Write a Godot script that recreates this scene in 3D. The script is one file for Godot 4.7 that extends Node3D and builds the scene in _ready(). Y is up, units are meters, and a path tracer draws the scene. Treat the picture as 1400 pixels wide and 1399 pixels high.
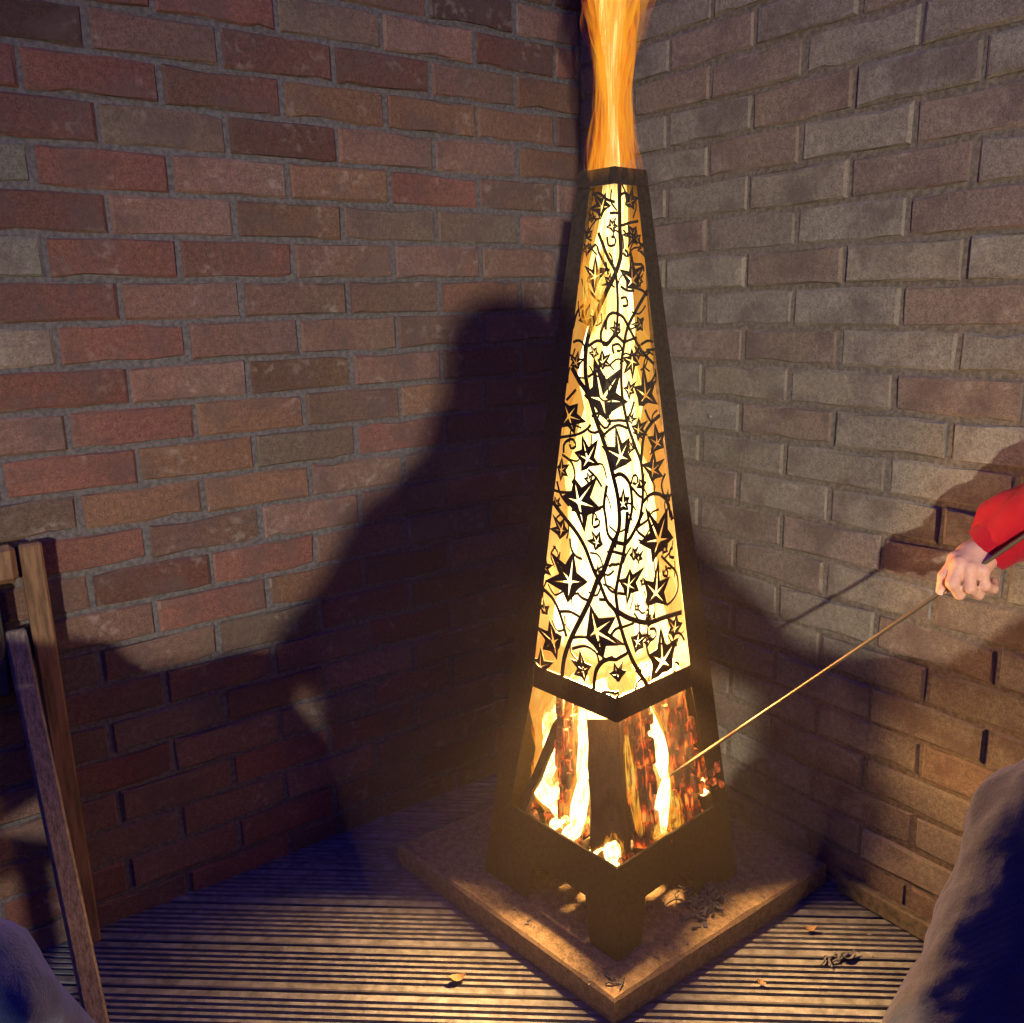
extends Node3D
# A brick corner at night: a tall pyramid chiminea burning on a paving slab, a deck, people round the fire.
# The corner of the walls is the origin: the left wall runs along -x (z = 0), the right wall along +z (x = 0).

const CHIM := Vector3(-0.39, 0.05, 0.543)
const CH := 1.363
const LAMP_AT := Vector3(-3.81, 1.621, 4.997)
var M := {}
var chim: Node3D
var rng := RandomNumberGenerator.new()

class MB:
	var v := PackedVector3Array()
	var n := PackedVector3Array()
	var uv := PackedVector2Array()
	var c := PackedColorArray()
	var col := Color.WHITE
	func tri(a: Vector3, b: Vector3, d: Vector3, ca = null, cb = null, cd = null) -> void:
		var nn := (b - a).cross(d - a).normalized()
		v.append_array([a, d, b])
		n.append_array([nn, nn, nn])
		uv.append_array([Vector2.ZERO, Vector2.ZERO, Vector2.ZERO])
		c.append_array([ca if ca != null else col, cd if cd != null else col, cb if cb != null else col])
	func quad(a: Vector3, b: Vector3, d: Vector3, e: Vector3, cols = null) -> void:
		if cols == null:
			tri(a, b, d)
			tri(a, d, e)
		else:
			tri(a, b, d, cols[0], cols[1], cols[2])
			tri(a, d, e, cols[0], cols[2], cols[3])
	func vert(p: Vector3, nn: Vector3, u: Vector2, cc: Color) -> void:
		v.append(p); n.append(nn); uv.append(u); c.append(cc)
	func box(lo: Vector3, hi: Vector3, b := 0.0) -> void:
		bbox(Transform3D(Basis(), (lo + hi) / 2.0), (hi - lo), b)
	func bbox(t: Transform3D, size: Vector3, b := 0.0) -> void:
		# a box with chamfered edges
		var h := size / 2.0
		var P := func(sx: float, sy: float, sz: float, ax: int) -> Vector3:
			var q := Vector3(sx * h.x, sy * h.y, sz * h.z)
			if ax != 0: q.x -= sx * b
			if ax != 1: q.y -= sy * b
			if ax != 2: q.z -= sz * b
			return t * q
		for s in [-1.0, 1.0]:
			face4(P.call(s, -1, -1, 0), P.call(s, 1, -1, 0), P.call(s, 1, 1, 0), P.call(s, -1, 1, 0), s > 0)
			face4(P.call(-1, s, -1, 1), P.call(-1, s, 1, 1), P.call(1, s, 1, 1), P.call(1, s, -1, 1), s > 0)
			face4(P.call(-1, -1, s, 2), P.call(1, -1, s, 2), P.call(1, 1, s, 2), P.call(-1, 1, s, 2), s > 0)
		if b > 0.0:
			var o := t.origin
			for s in [-1.0, 1.0]:
				for r in [-1.0, 1.0]:
					outq(o, P.call(s, r, -1, 0), P.call(s, r, 1, 0), P.call(s, r, 1, 1), P.call(s, r, -1, 1))
					outq(o, P.call(s, -1, r, 0), P.call(s, 1, r, 0), P.call(s, 1, r, 2), P.call(s, -1, r, 2))
					outq(o, P.call(-1, s, r, 1), P.call(1, s, r, 1), P.call(1, s, r, 2), P.call(-1, s, r, 2))
					for q in [-1.0, 1.0]:
						var a: Vector3 = P.call(s, r, q, 0)
						var bb: Vector3 = P.call(s, r, q, 1)
						var d: Vector3 = P.call(s, r, q, 2)
						if (bb - a).cross(d - a).dot(a - o) > 0: tri(a, bb, d)
						else: tri(a, d, bb)
	func face4(a: Vector3, b: Vector3, d: Vector3, e: Vector3, keep: bool) -> void:
		if keep: quad(a, b, d, e)
		else: quad(a, e, d, b)
	func outq(o: Vector3, a: Vector3, b: Vector3, d: Vector3, e: Vector3) -> void:
		if (b - a).cross(e - a).dot((a + d) / 2.0 - o) > 0: quad(a, b, d, e)
		else: quad(a, e, d, b)
	func tube(pts: Array, radii: Array, seg := 8, cap := true) -> void:
		var rings := []
		var up := Vector3.UP
		for i in pts.size():
			var p: Vector3 = pts[i]
			var t: Vector3 = (pts[mini(i + 1, pts.size() - 1)] - pts[maxi(i - 1, 0)]).normalized()
			if absf(t.dot(up)) > 0.95: up = Vector3.RIGHT
			var s := t.cross(up).normalized()
			var w := s.cross(t).normalized()
			up = w
			var ring := []
			for k in seg:
				var a := TAU * k / seg
				ring.append([p + (s * cos(a) + w * sin(a)) * float(radii[i]), s * cos(a) + w * sin(a)])
			rings.append(ring)
		for i in pts.size() - 1:
			for k in seg:
				var k2 := (k + 1) % seg
				var q := [rings[i][k], rings[i][k2], rings[i + 1][k2], rings[i + 1][k]]
				for x in [0, 1, 2, 0, 2, 3]:
					vert(q[x][0], q[x][1], Vector2.ZERO, col)
		if cap:
			for e in [0, pts.size() - 1]:
				for k in seg:
					if e == 0: tri(pts[0], rings[0][k][0], rings[0][(k + 1) % seg][0])
					else: tri(pts[e], rings[e][(k + 1) % seg][0], rings[e][k][0])
	func surface(m: ArrayMesh, material: Material = null) -> void:
		var a := []
		a.resize(Mesh.ARRAY_MAX)
		a[Mesh.ARRAY_VERTEX] = v; a[Mesh.ARRAY_NORMAL] = n; a[Mesh.ARRAY_TEX_UV] = uv; a[Mesh.ARRAY_COLOR] = c
		m.add_surface_from_arrays(Mesh.PRIMITIVE_TRIANGLES, a)
		if material: m.surface_set_material(m.get_surface_count() - 1, material)
	func mesh() -> ArrayMesh:
		var m := ArrayMesh.new()
		surface(m)
		return m

func obj(called: String, shape, material: Material, parent: Node3D = self, at := Vector3.ZERO) -> MeshInstance3D:
	var o := MeshInstance3D.new()
	o.name = called
	o.mesh = shape.mesh() if shape is MB else shape
	if material: o.material_override = material
	o.position = at
	parent.add_child(o, true)
	return o

func base(called: String, label: String, category: String, at := Vector3.ZERO, group := "") -> Node3D:
	var o := Node3D.new()
	o.name = called
	o.position = at
	add_child(o, true)
	return tag(o, label, category, group)

func tag(o: Node3D, label: String, category: String, group := "", kind := "") -> Node3D:
	o.set_meta("label", label)
	if category: o.set_meta("category", category)
	if group: o.set_meta("group", group)
	if kind: o.set_meta("kind", kind)
	return o

# ------------------------------------------------------------------ textures and materials
func noise(seed_: int, freq: float, octaves := 3, type := FastNoiseLite.TYPE_SIMPLEX_SMOOTH) -> FastNoiseLite:
	var f := FastNoiseLite.new()
	f.seed = seed_; f.frequency = freq; f.noise_type = type
	f.fractal_octaves = octaves
	if octaves <= 1: f.fractal_type = FastNoiseLite.FRACTAL_NONE
	return f

func field(seed_: int, freq: float, octaves := 3, size := 512, type := FastNoiseLite.TYPE_SIMPLEX_SMOOTH) -> PackedByteArray:
	var im := noise(seed_, freq, octaves, type).get_seamless_image(size, size)
	im.convert(Image.FORMAT_L8)
	return im.get_data()

func grey_tex(layers: Array, lo: float, hi: float, size := 512) -> ImageTexture:
	# layers: [field, weight]; the weighted sum, stretched to lo..hi
	var out := PackedByteArray()
	out.resize(size * size)
	var w := 0.0
	for l in layers: w += absf(l[1])
	var n := size * size
	var acc := PackedFloat32Array()
	acc.resize(n)
	for l in layers:
		var d: PackedByteArray = l[0]
		var k: float = l[1] / 255.0 / w
		var off := 0.0 if k > 0 else -k * 255.0
		for i in n: acc[i] += d[i] * k + off
	for i in n: out[i] = int(clampf(lerpf(lo, hi, acc[i]), 0, 1) * 255.0)
	var im := Image.create_from_data(size, size, false, Image.FORMAT_L8, out)
	im.convert(Image.FORMAT_RGB8)
	return ImageTexture.create_from_image(im)

func patch_tex(broad: PackedByteArray, fine: PackedByteArray, color: Color, from: float, to: float, most: float, size := 512) -> ImageTexture:
	# a coloured stain with alpha where the broad noise is high, broken up by the fine one
	var d := PackedByteArray()
	d.resize(size * size * 4)
	for i in size * size:
		var b := smoothstep(from, to, broad[i] / 255.0) * smoothstep(0.25, 0.75, fine[i] / 255.0)
		d[i * 4] = int(color.r * 255); d[i * 4 + 1] = int(color.g * 255); d[i * 4 + 2] = int(color.b * 255)
		d[i * 4 + 3] = int(b * most * 255)
	return ImageTexture.create_from_image(Image.create_from_data(size, size, false, Image.FORMAT_RGBA8, d))

func weather_tex(broad: PackedByteArray, mid: PackedByteArray, other: PackedByteArray, fine: PackedByteArray, size := 512) -> ImageTexture:
	# grime in broad drifts, and here and there a crust of pale salts
	var d := PackedByteArray()
	d.resize(size * size * 4)
	for i in size * size:
		var g := smoothstep(0.42, 0.78, broad[i] / 255.0 * 0.6 + mid[i] / 255.0 * 0.4) * 0.6
		var w := smoothstep(0.60, 0.8, other[i] / 255.0) * smoothstep(0.45, 0.8, fine[i] / 255.0) * 0.22
		var t := w / maxf(w + g, 0.001)
		var c := Color(0.30, 0.25, 0.24).lerp(Color(0.66, 0.64, 0.61), t)
		d[i * 4] = int(c.r * 255); d[i * 4 + 1] = int(c.g * 255); d[i * 4 + 2] = int(c.b * 255)
		d[i * 4 + 3] = int(clampf(w + g, 0, 0.8) * 255)
	return ImageTexture.create_from_image(Image.create_from_data(size, size, false, Image.FORMAT_RGBA8, d))

func mat(lin: Color, rough := 0.9, tex: Texture2D = null, scale := Vector3.ONE * 4.0, bump: Texture2D = null, depth := 0.0, world := true) -> StandardMaterial3D:
	var m := StandardMaterial3D.new()
	m.albedo_color = lin.linear_to_srgb()
	m.roughness = rough
	m.metallic_specular = 0.35
	m.vertex_color_use_as_albedo = true
	if tex: m.albedo_texture = tex
	if tex or bump:
		m.uv1_triplanar = true
		m.uv1_world_triplanar = world
		m.uv1_scale = scale
	if bump:
		m.heightmap_enabled = true
		m.heightmap_texture = bump
		m.heightmap_scale = depth
	return m

func flame_mat(called: String, im: ImageTexture, energy: float) -> StandardMaterial3D:
	var m := StandardMaterial3D.new()
	m.resource_name = called
	m.albedo_color = Color.BLACK
	m.albedo_texture = im
	m.transparency = BaseMaterial3D.TRANSPARENCY_ALPHA
	m.vertex_color_use_as_albedo = true
	m.roughness = 1.0
	m.metallic_specular = 0.0
	m.emission_enabled = true
	m.emission_texture = im
	m.emission = Color.WHITE
	m.emission_operator = BaseMaterial3D.EMISSION_OP_MULTIPLY
	m.emission_energy_multiplier = energy
	m.cull_mode = BaseMaterial3D.CULL_DISABLED
	return m

func streaks(seed_: int, cols: Array, fu: float, fv: float, bias: float, gain: float, fade: float, w := 256, h := 512) -> ImageTexture:
	# flame: streaks that run up (v), wrapped round (u); colour and opacity follow the heat
	var nz := noise(seed_, 1.0, 3)
	var d := PackedByteArray()
	d.resize(w * h * 4)
	for y in h:
		var t := 1.0 - float(y) / h
		for x in w:
			var a := TAU * x / w
			var wob := 0.5 * sin(t * 6.0 + seed_) + 1.1 * nz.get_noise_3d(cos(a) * 0.8 + 7.0, sin(a) * 0.8, t * fv * 0.8)
			var s := nz.get_noise_3d(cos(a + wob) * fu, sin(a + wob) * fu, t * fv + 0.25 * sin(a * 3.0 + t * 9.0)) * 0.5 + 0.5
			var heat := clampf((s - 0.5) * gain + bias - fade * t * t, 0, 1)
			var q := heat * (cols.size() - 1)
			var k := mini(int(q), cols.size() - 2)
			var cc: Color = (cols[k] as Color).lerp(cols[k + 1], q - k)
			var i := (y * w + x) * 4
			d[i] = int(cc.r * 255); d[i + 1] = int(cc.g * 255); d[i + 2] = int(cc.b * 255)
			d[i + 3] = int(clampf(cc.a, 0, 1) * 255)
	return ImageTexture.create_from_image(Image.create_from_data(w, h, false, Image.FORMAT_RGBA8, d))

func make_materials() -> void:
	var speck := field(11, 0.09, 3)
	var fine := field(12, 0.22, 2)
	var broad := field(13, 0.012, 3)
	var mid := field(14, 0.03, 3)
	var pits := field(15, 0.06, 2)
	var brick_tex := grey_tex([[speck, 1.0], [fine, 0.9], [mid, 0.7]], 0.5, 1.2)
	var grit := field(17, 0.3, 2)
	var brick_bump := grey_tex([[grit, 1.0], [fine, 0.8], [pits, 0.35], [mid, 0.5]], 0.0, 1.0)
	M.brick = mat(Color.WHITE, 0.92, brick_tex, Vector3.ONE * 4.3, brick_bump, 0.4)
	M.brick.detail_enabled = true
	M.brick.detail_albedo = weather_tex(broad, mid, field(16, 0.016, 3), speck)
	M.brick.detail_blend_mode = BaseMaterial3D.BLEND_MODE_MIX
	M.brick.detail_uv_layer = BaseMaterial3D.DETAIL_UV_2
	M.brick.uv2_triplanar = true
	M.brick.uv2_world_triplanar = true
	M.brick.uv2_scale = Vector3(0.83, 0.9, 0.77)
	M.mortar = mat(Color(0.125, 0.118, 0.125), 0.95, grey_tex([[fine, 1.0], [mid, 0.8]], 0.45, 1.25), Vector3.ONE * 5.0, brick_bump, 0.3)
	M.mortar_right = mat(Color(0.165, 0.14, 0.115), 0.95, M.mortar.albedo_texture, Vector3.ONE * 5.0, brick_bump, 0.3)
	var wood_l := noise(21, 0.01, 4).get_seamless_image(512, 512)
	wood_l.convert(Image.FORMAT_L8)
	var wl := wood_l.get_data()
	M.deck = mat(Color(0.135, 0.146, 0.165), 0.75, grey_tex([[mid, 1.0], [fine, 0.5], [broad, 0.8]], 0.45, 1.25), Vector3(2.2, 2.2, 2.2), grey_tex([[fine, 1.0], [speck, 1.0]], 0, 1), 0.06)
	M.slab = mat(Color(0.24, 0.185, 0.115), 0.9, grey_tex([[speck, 1.0], [fine, 1.0], [mid, 1.0]], 0.4, 1.3), Vector3.ONE * 3.1, brick_bump, 0.25)
	M.steel = mat(Color(0.048, 0.036, 0.024), 0.62, grey_tex([[mid, 1.0], [speck, 0.6]], 0.5, 1.3), Vector3.ONE * 5.0, brick_bump, 0.03)
	M.steel.metallic = 0.35
	M.rod = mat(Color(0.16, 0.12, 0.075), 0.45)
	M.rod.metallic = 0.7
	M.wood = mat(Color(0.15, 0.088, 0.05), 0.55, grey_tex([[wl, 1.0], [mid, 0.5], [fine, 0.4]], 0.4, 1.35), Vector3(9.0, 1.2, 9.0))
	M.wood_grey = mat(Color(0.16, 0.135, 0.12), 0.75, grey_tex([[speck, 1.0], [mid, 0.9]], 0.3, 1.4), Vector3(8.0, 2.0, 8.0), brick_bump, 0.15)
	M.panel = mat(Color(0.05, 0.055, 0.05), 0.8, brick_tex, Vector3.ONE * 3.0)
	M.batten = mat(Color(0.10, 0.088, 0.068), 0.85, grey_tex([[mid, 1.0], [fine, 0.6]], 0.5, 1.3), Vector3(3, 3, 3))
	M.ground = mat(Color(0.07, 0.065, 0.06), 0.95, grey_tex([[mid, 1.0], [fine, 0.6]], 0.5, 1.3), Vector3.ONE)
	# denim: a twill of diagonal threads over worn patches
	var tw := Image.create_empty(256, 256, false, Image.FORMAT_RGB8)
	for y in 256:
		for x in 256:
			var th := 0.5 + 0.5 * sin((x + y) * TAU / 8.0)
			var wv := 0.5 + 0.5 * sin((x - y) * TAU / 32.0 + 0.7 * sin(y * TAU / 64.0))
			var f := 0.62 + 0.28 * th + 0.10 * wv + 0.2 * (fine[y * 512 + x] / 255.0 - 0.5)
			tw.set_pixel(x, y, Color(f, f, f))
	M.denim = mat(Color(0.068, 0.074, 0.09), 0.95, ImageTexture.create_from_image(tw), Vector3.ONE * 14.0, grey_tex([[speck, 1.0], [mid, 1.0]], 0, 1), 0.1)
	M.denim.rim_enabled = true
	M.denim.rim = 1.0
	M.denim.rim_tint = 0.2
	M.denim_light = M.denim.duplicate()
	M.denim_light.albedo_color = Color(0.045, 0.075, 0.15).linear_to_srgb()
	M.thread = mat(Color(0.42, 0.44, 0.5), 0.9)
	M.red = mat(Color(0.34, 0.004, 0.014), 0.95, grey_tex([[fine, 1.0], [speck, 0.8]], 0.7, 1.2), Vector3.ONE * 10.0, grey_tex([[fine, 1.0], [speck, 1.0]], 0, 1), 0.06)
	M.red.rim_enabled = true
	M.red.rim = 0.4
	M.dark_cloth = mat(Color(0.03, 0.03, 0.035), 0.95)
	M.skin = mat(Color(0.55, 0.30, 0.21), 0.55, grey_tex([[fine, 1.0], [mid, 1.0]], 0.85, 1.1), Vector3.ONE * 9.0, brick_bump, 0.02)
	M.skin.subsurf_scatter_enabled = true
	M.skin.subsurf_scatter_strength = 0.06
	M.nail = mat(Color(0.62, 0.40, 0.32), 0.3)
	M.hair = mat(Color(0.03, 0.018, 0.01), 0.8)
	M.shoe = mat(Color(0.03, 0.028, 0.026), 0.6)
	M.bark = mat(Color(0.085, 0.055, 0.035), 0.95, grey_tex([[wl, 1.0], [speck, 0.9]], 0.3, 1.5), Vector3(12, 3, 12), brick_bump, 0.5)
	# charred wood with glowing cracks
	var n := 256
	var emb := Image.create_empty(n, n, false, Image.FORMAT_RGB8)
	var cell := noise(31, 0.045, 2, FastNoiseLite.TYPE_CELLULAR).get_seamless_image(n, n)
	cell.convert(Image.FORMAT_L8)
	var lowf := noise(32, 0.014, 2).get_seamless_image(n, n)
	lowf.convert(Image.FORMAT_L8)
	var cd := cell.get_data()
	var ld := lowf.get_data()
	for y in n:
		for x in n:
			var e := smoothstep(0.2, 0.8, cd[y * n + x] / 255.0) * smoothstep(0.36, 0.66, ld[y * n + x] / 255.0)
			emb.set_pixel(x, y, Color(minf(1.0, e * 1.5), pow(e, 1.5) * 0.64, pow(e, 2.5) * 0.25))
	var et := ImageTexture.create_from_image(emb)
	M.ember = mat(Color(0.20, 0.14, 0.085), 0.95, brick_tex, Vector3(8, 2.4, 8), brick_bump, 0.6, true)
	M.ember.emission_enabled = true
	M.ember.emission_texture = et
	M.ember.emission = Color.WHITE
	M.ember.emission_operator = BaseMaterial3D.EMISSION_OP_MULTIPLY
	M.ember.emission_energy_multiplier = 1.1
	M.ash = mat(Color(0.09, 0.09, 0.10), 0.95)
	M.char = mat(Color(0.06, 0.065, 0.085), 0.8)
	M.leaf = mat(Color(0.17, 0.11, 0.06), 0.8)
	M.screw = mat(Color(0.7, 0.7, 0.7), 0.35)
	M.screw.metallic = 0.8
	# flames
	M.fl_outer = flame_mat("flame_outer", streaks(41, [Color(1.0, 0.30, 0.03, 0.0), Color(1.0, 0.38, 0.05, 0.04), Color(1.0, 0.52, 0.10, 0.25), Color(1.0, 0.66, 0.18, 0.55)], 1.5, 2.6, 0.45, 3.2, 0.1), 1.0)
	M.fl_mid = flame_mat("flame_mid", streaks(42, [Color(1.0, 0.45, 0.05, 0.0), Color(1.0, 0.60, 0.12, 0.25), Color(1.0, 0.75, 0.25, 0.8), Color(1.0, 0.86, 0.40, 0.95)], 1.5, 2.4, 0.56, 2.4, 0.1), 1.0)
	M.fl_core = flame_mat("flame_core", streaks(43, [Color(1.0, 0.7, 0.3, 0.2), Color(1.0, 0.84, 0.5, 0.8), Color(1.0, 0.93, 0.72, 1.0)], 1.6, 1.2, 0.65, 1.6, 0.25), 9.0)
	M.fl_fill = flame_mat("flame_fill", streaks(44, [Color(1.0, 0.58, 0.18, 0.5), Color(1.0, 0.68, 0.28, 0.55), Color(1.0, 0.78, 0.38, 0.6)], 2.4, 2.2, 0.55, 1.8, 0.3), 0.95)
# ------------------------------------------------------------------ walls
const PAL := {"K": [Color(0.084, 0.055, 0.047), Color(0.087, 0.049, 0.041)], "R": [Color(0.194, 0.092, 0.071), Color(0.166, 0.076, 0.062)], "D": [Color(0.120, 0.065, 0.052), Color(0.139, 0.066, 0.054)], "O": [Color(0.156, 0.120, 0.092), Color(0.159, 0.108, 0.084)], "G": [Color(0.191, 0.179, 0.145), Color(0.171, 0.160, 0.133)], "P": [Color(0.207, 0.118, 0.095), Color(0.198, 0.127, 0.106)], "B": [Color(0.124, 0.072, 0.050), Color(0.146, 0.089, 0.058)], "M": [Color(0.169, 0.100, 0.080), Color(0.167, 0.109, 0.082)], "W": [Color(0.280, 0.275, 0.228), Color(0.195, 0.156, 0.126)], "N": [Color(0.190, 0.110, 0.072), Color(0.173, 0.097, 0.066)], "V": [Color(0.163, 0.131, 0.109), Color(0.204, 0.180, 0.144)], "T": [Color(0.225, 0.199, 0.152), Color(0.212, 0.189, 0.148)], "Y": [Color(0.222, 0.195, 0.133), Color(0.208, 0.177, 0.133)], "L": [Color(0.261, 0.249, 0.197), Color(0.249, 0.224, 0.181)]}
const LEFT_BRICKS := {"-2,1": "K", "-1,2": "O", "0,1": "M", "0,2": "D", "0,3": "D", "0,4": "M", "0,5": "K", "1,3": "D", "1,4": "R", "2,4": "O", "2,5": "D", "3,3": "P", "3,4": "R", "3,5": "G", "4,3": "B", "4,4": "P", "4,5": "D", "5,2": "M", "5,3": "D", "5,4": "R", "5,5": "G", "6,2": "M", "6,3": "M", "6,4": "P", "6,5": "D", "7,2": "M", "7,3": "P", "7,4": "R", "7,5": "W", "8,3": "B", "8,4": "P", "8,5": "R", "9,3": "N", "9,4": "R", "9,5": "P", "10,3": "O", "10,4": "N", "10,5": "R", "11,2": "M", "11,3": "N", "11,4": "N"}
const RIGHT_BRICKS := {"1,2": "V", "2,3": "T", "2,4": "V", "3,2": "N", "3,3": "G", "3,4": "L", "4,2": "N", "4,3": "T", "4,4": "P", "5,1": "Y", "5,2": "Y", "5,3": "D", "5,4": "V", "6,2": "V", "6,3": "L", "6,4": "D", "7,1": "T", "7,2": "B", "7,3": "Y", "7,4": "G", "8,2": "G", "8,3": "L", "8,4": "N", "9,2": "B", "9,3": "T", "9,4": "G", "10,2": "Y", "10,3": "Y", "10,4": "N", "11,2": "N", "11,3": "T", "11,4": "L", "12,3": "T", "12,4": "L", "13,2": "T", "13,3": "T", "14,3": "P"}

func brick_shape(w: float, h: float, c0: Color, c1: Color, split: float) -> MB:
	# front at local z = 0, body behind it; worn arrises, a few millimetres out of true
	var b := MB.new()
	var j := func(a: float) -> float: return rng.randf_range(-a, a)
	var xs := [-w / 2 + 0.004, -w / 2 + w * split * 0.5, -w / 2 + w * split, -w / 2 + w * (split * 0.5 + 0.5), w / 2 - 0.004]
	var cs := [c0, c0.lerp(c1, rng.randf() * 0.3), c0.lerp(c1, 0.5), c1.lerp(c0, rng.randf() * 0.3), c1]
	var tops := []
	var bots := []
	var ot := []
	var ob := []
	for i in 5:
		var chip := 0.004 if rng.randf() < 0.10 else 0.0
		tops.append(Vector3(xs[i], h / 2 - 0.0038 - chip + j.call(0.0018), j.call(0.0015)))
		ot.append(Vector3(xs[i] * w / (w - 0.008), h / 2 - chip * 0.7 + j.call(0.0022), -0.004 - chip + j.call(0.001)))
		chip = 0.004 if rng.randf() < 0.10 else 0.0
		bots.append(Vector3(xs[i], -h / 2 + 0.0038 + chip + j.call(0.0018), j.call(0.0015)))
		ob.append(Vector3(xs[i] * w / (w - 0.008), -h / 2 + chip * 0.7 + j.call(0.0022), -0.004 - chip + j.call(0.001)))
	for e in [0, 4]:
		var s := j.call(0.0025) as float
		ot[e].x += s + j.call(0.001)
		ob[e].x += s + j.call(0.001)
	for i in 4:
		var q := [cs[i], cs[i + 1], cs[i + 1], cs[i]]
		b.quad(bots[i], bots[i + 1], tops[i + 1], tops[i], q)
		b.quad(ob[i], ob[i + 1], bots[i + 1], bots[i], q)
		b.quad(tops[i], tops[i + 1], ot[i + 1], ot[i], q)
	b.quad(ob[4], ot[4], tops[4], bots[4], [c1, c1, c1, c1])
	b.quad(ot[0], ob[0], bots[0], tops[0], [c0, c0, c0, c0])
	var d := Vector3(0, 0, -0.02)
	var loop := [ob[0], ob[4], ot[4], ot[0]]
	var lc := [c0, c1, c1, c0]
	for i in 4:
		var k := (i + 1) % 4
		b.quad(loop[i] + d, loop[k] + d, loop[k], loop[i], [lc[i], lc[k], lc[k], lc[i]])
	return b

func wall(called: String, label: String, right: bool, oy: float, odd: float, even: float, chosen: Dictionary, usual: String, mortar: Material, length: float, height: float) -> void:
	var w := base(called, label, "wall")
	var core := MB.new()
	var rec := 0.0048
	if right: core.box(Vector3(rec, -0.1, -0.22), Vector3(0.215, height, length))
	else: core.box(Vector3(-length, -0.1, -0.215), Vector3(0.0, height, -rec))
	obj("mortar", core, mortar, w)
	var k_hi := int(ceil(oy / 0.075))
	for k in range(int(ceil((oy - height) / 0.075)), k_hi + 1):
		var y0 := oy - 0.075 * k
		var y1 := minf(y0 + 0.075, height + 0.006)
		var o := odd if posmod(k, 2) == 1 else even
		for j in range(-1, 14):
			var s0 := maxf(o + 0.225 * j, -0.004)
			var s1 := minf(o + 0.225 * (j + 1), length)
			if s1 - s0 < 0.03 or y1 - y0 < 0.03: continue
			var key := "%d,%d" % [k, j]
			var kind: String = chosen[key] if chosen.has(key) else usual[rng.randi() % usual.length()]
			var pair: Array = PAL[kind]
			var c0: Color = pair[0]
			var c1: Color = pair[1]
			var f := rng.randf_range(0.85, 1.15)
			c0 = c0 * f
			c1 = c1 * f * rng.randf_range(0.9, 1.1)
			if right:
				c0 = c0.lerp(Color(0.275, 0.24, 0.195), 0.5)
				c1 = c1.lerp(Color(0.275, 0.24, 0.195), 0.5)
			if rng.randf() < 0.5 and not chosen.has(key):
				var t := c0; c0 = c1; c1 = t
			var joint := rng.randf_range(0.009, 0.0125)
			var bw := s1 - s0 - joint
			var bh := y1 - y0 - rng.randf_range(0.009, 0.012)
			var b := obj("brick", brick_shape(bw, bh, c0, c1, rng.randf_range(0.25, 0.75)), M.brick, w)
			var out := rng.randf_range(-0.0015, 0.0025)
			if right:
				# local +z faces -x; local +x runs along +z
				b.basis = Basis(Vector3(0, 0, 1), Vector3.UP, Vector3(-1, 0, 0))
				b.position = Vector3(-out, (y0 + y1) / 2, (s0 + s1) / 2)
			else:
				b.position = Vector3(-(s0 + s1) / 2, (y0 + y1) / 2, out)
			b.rotate_object_local(Vector3.BACK, rng.randf_range(-0.006, 0.006))

# ------------------------------------------------------------------ deck
func deck_board(n0: float, n1: float, u0: float, u1: float, tone: Color) -> MB:
	var th := deg_to_rad(39.7)
	var A := Vector3(cos(th), 0, sin(th))
	var N := Vector3(-sin(th), 0, cos(th))
	var b := MB.new()
	b.col = tone
	var mid := (n0 + n1) / 2
	var prof := [Vector2(n0, -0.026), Vector2(n0, -0.002), Vector2(n0 + 0.002, 0.0)]
	for g in 6:
		var c := mid + (g - 2.5) * 0.0142
		prof.append_array([Vector2(c - 0.0036, 0.0), Vector2(c - 0.0022, -0.006), Vector2(c + 0.0022, -0.006), Vector2(c + 0.0036, 0.0)])
	prof.append_array([Vector2(n1 - 0.002, 0.0), Vector2(n1, -0.002), Vector2(n1, -0.026)])
	for i in prof.size() - 1:
		var p: Vector2 = prof[i]
		var q: Vector2 = prof[i + 1]
		b.quad(N * p.x + Vector3(0, p.y, 0) + A * u0, N * q.x + Vector3(0, q.y, 0) + A * u0, N * q.x + Vector3(0, q.y, 0) + A * u1, N * p.x + Vector3(0, p.y, 0) + A * u1)
	return b

func build_deck() -> void:
	var th := deg_to_rad(39.7)
	var deck := base("deck", "weathered grooved timber deck laid diagonally to the brick corner", "")
	deck.set_meta("kind", "structure")
	for i in range(-7, 17):
		var n0 := 0.8445 + 0.1165 * i
		var n1 := n0 + 0.1095
		var m := (n0 + n1) / 2
		var u0 := maxf((-0.03 - n1 * cos(th)) / sin(th), -2.6)
		var u1 := minf((0.03 + n1 * sin(th)) / cos(th), 2.3)
		if u1 - u0 < 0.05: continue
		var t := rng.randf_range(0.8, 1.12)
		obj("deck_board", deck_board(n0, n1, u0, u1, Color(t, t * rng.randf_range(0.96, 1.0), t * rng.randf_range(0.92, 1.0))), M.deck, deck)

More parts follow.
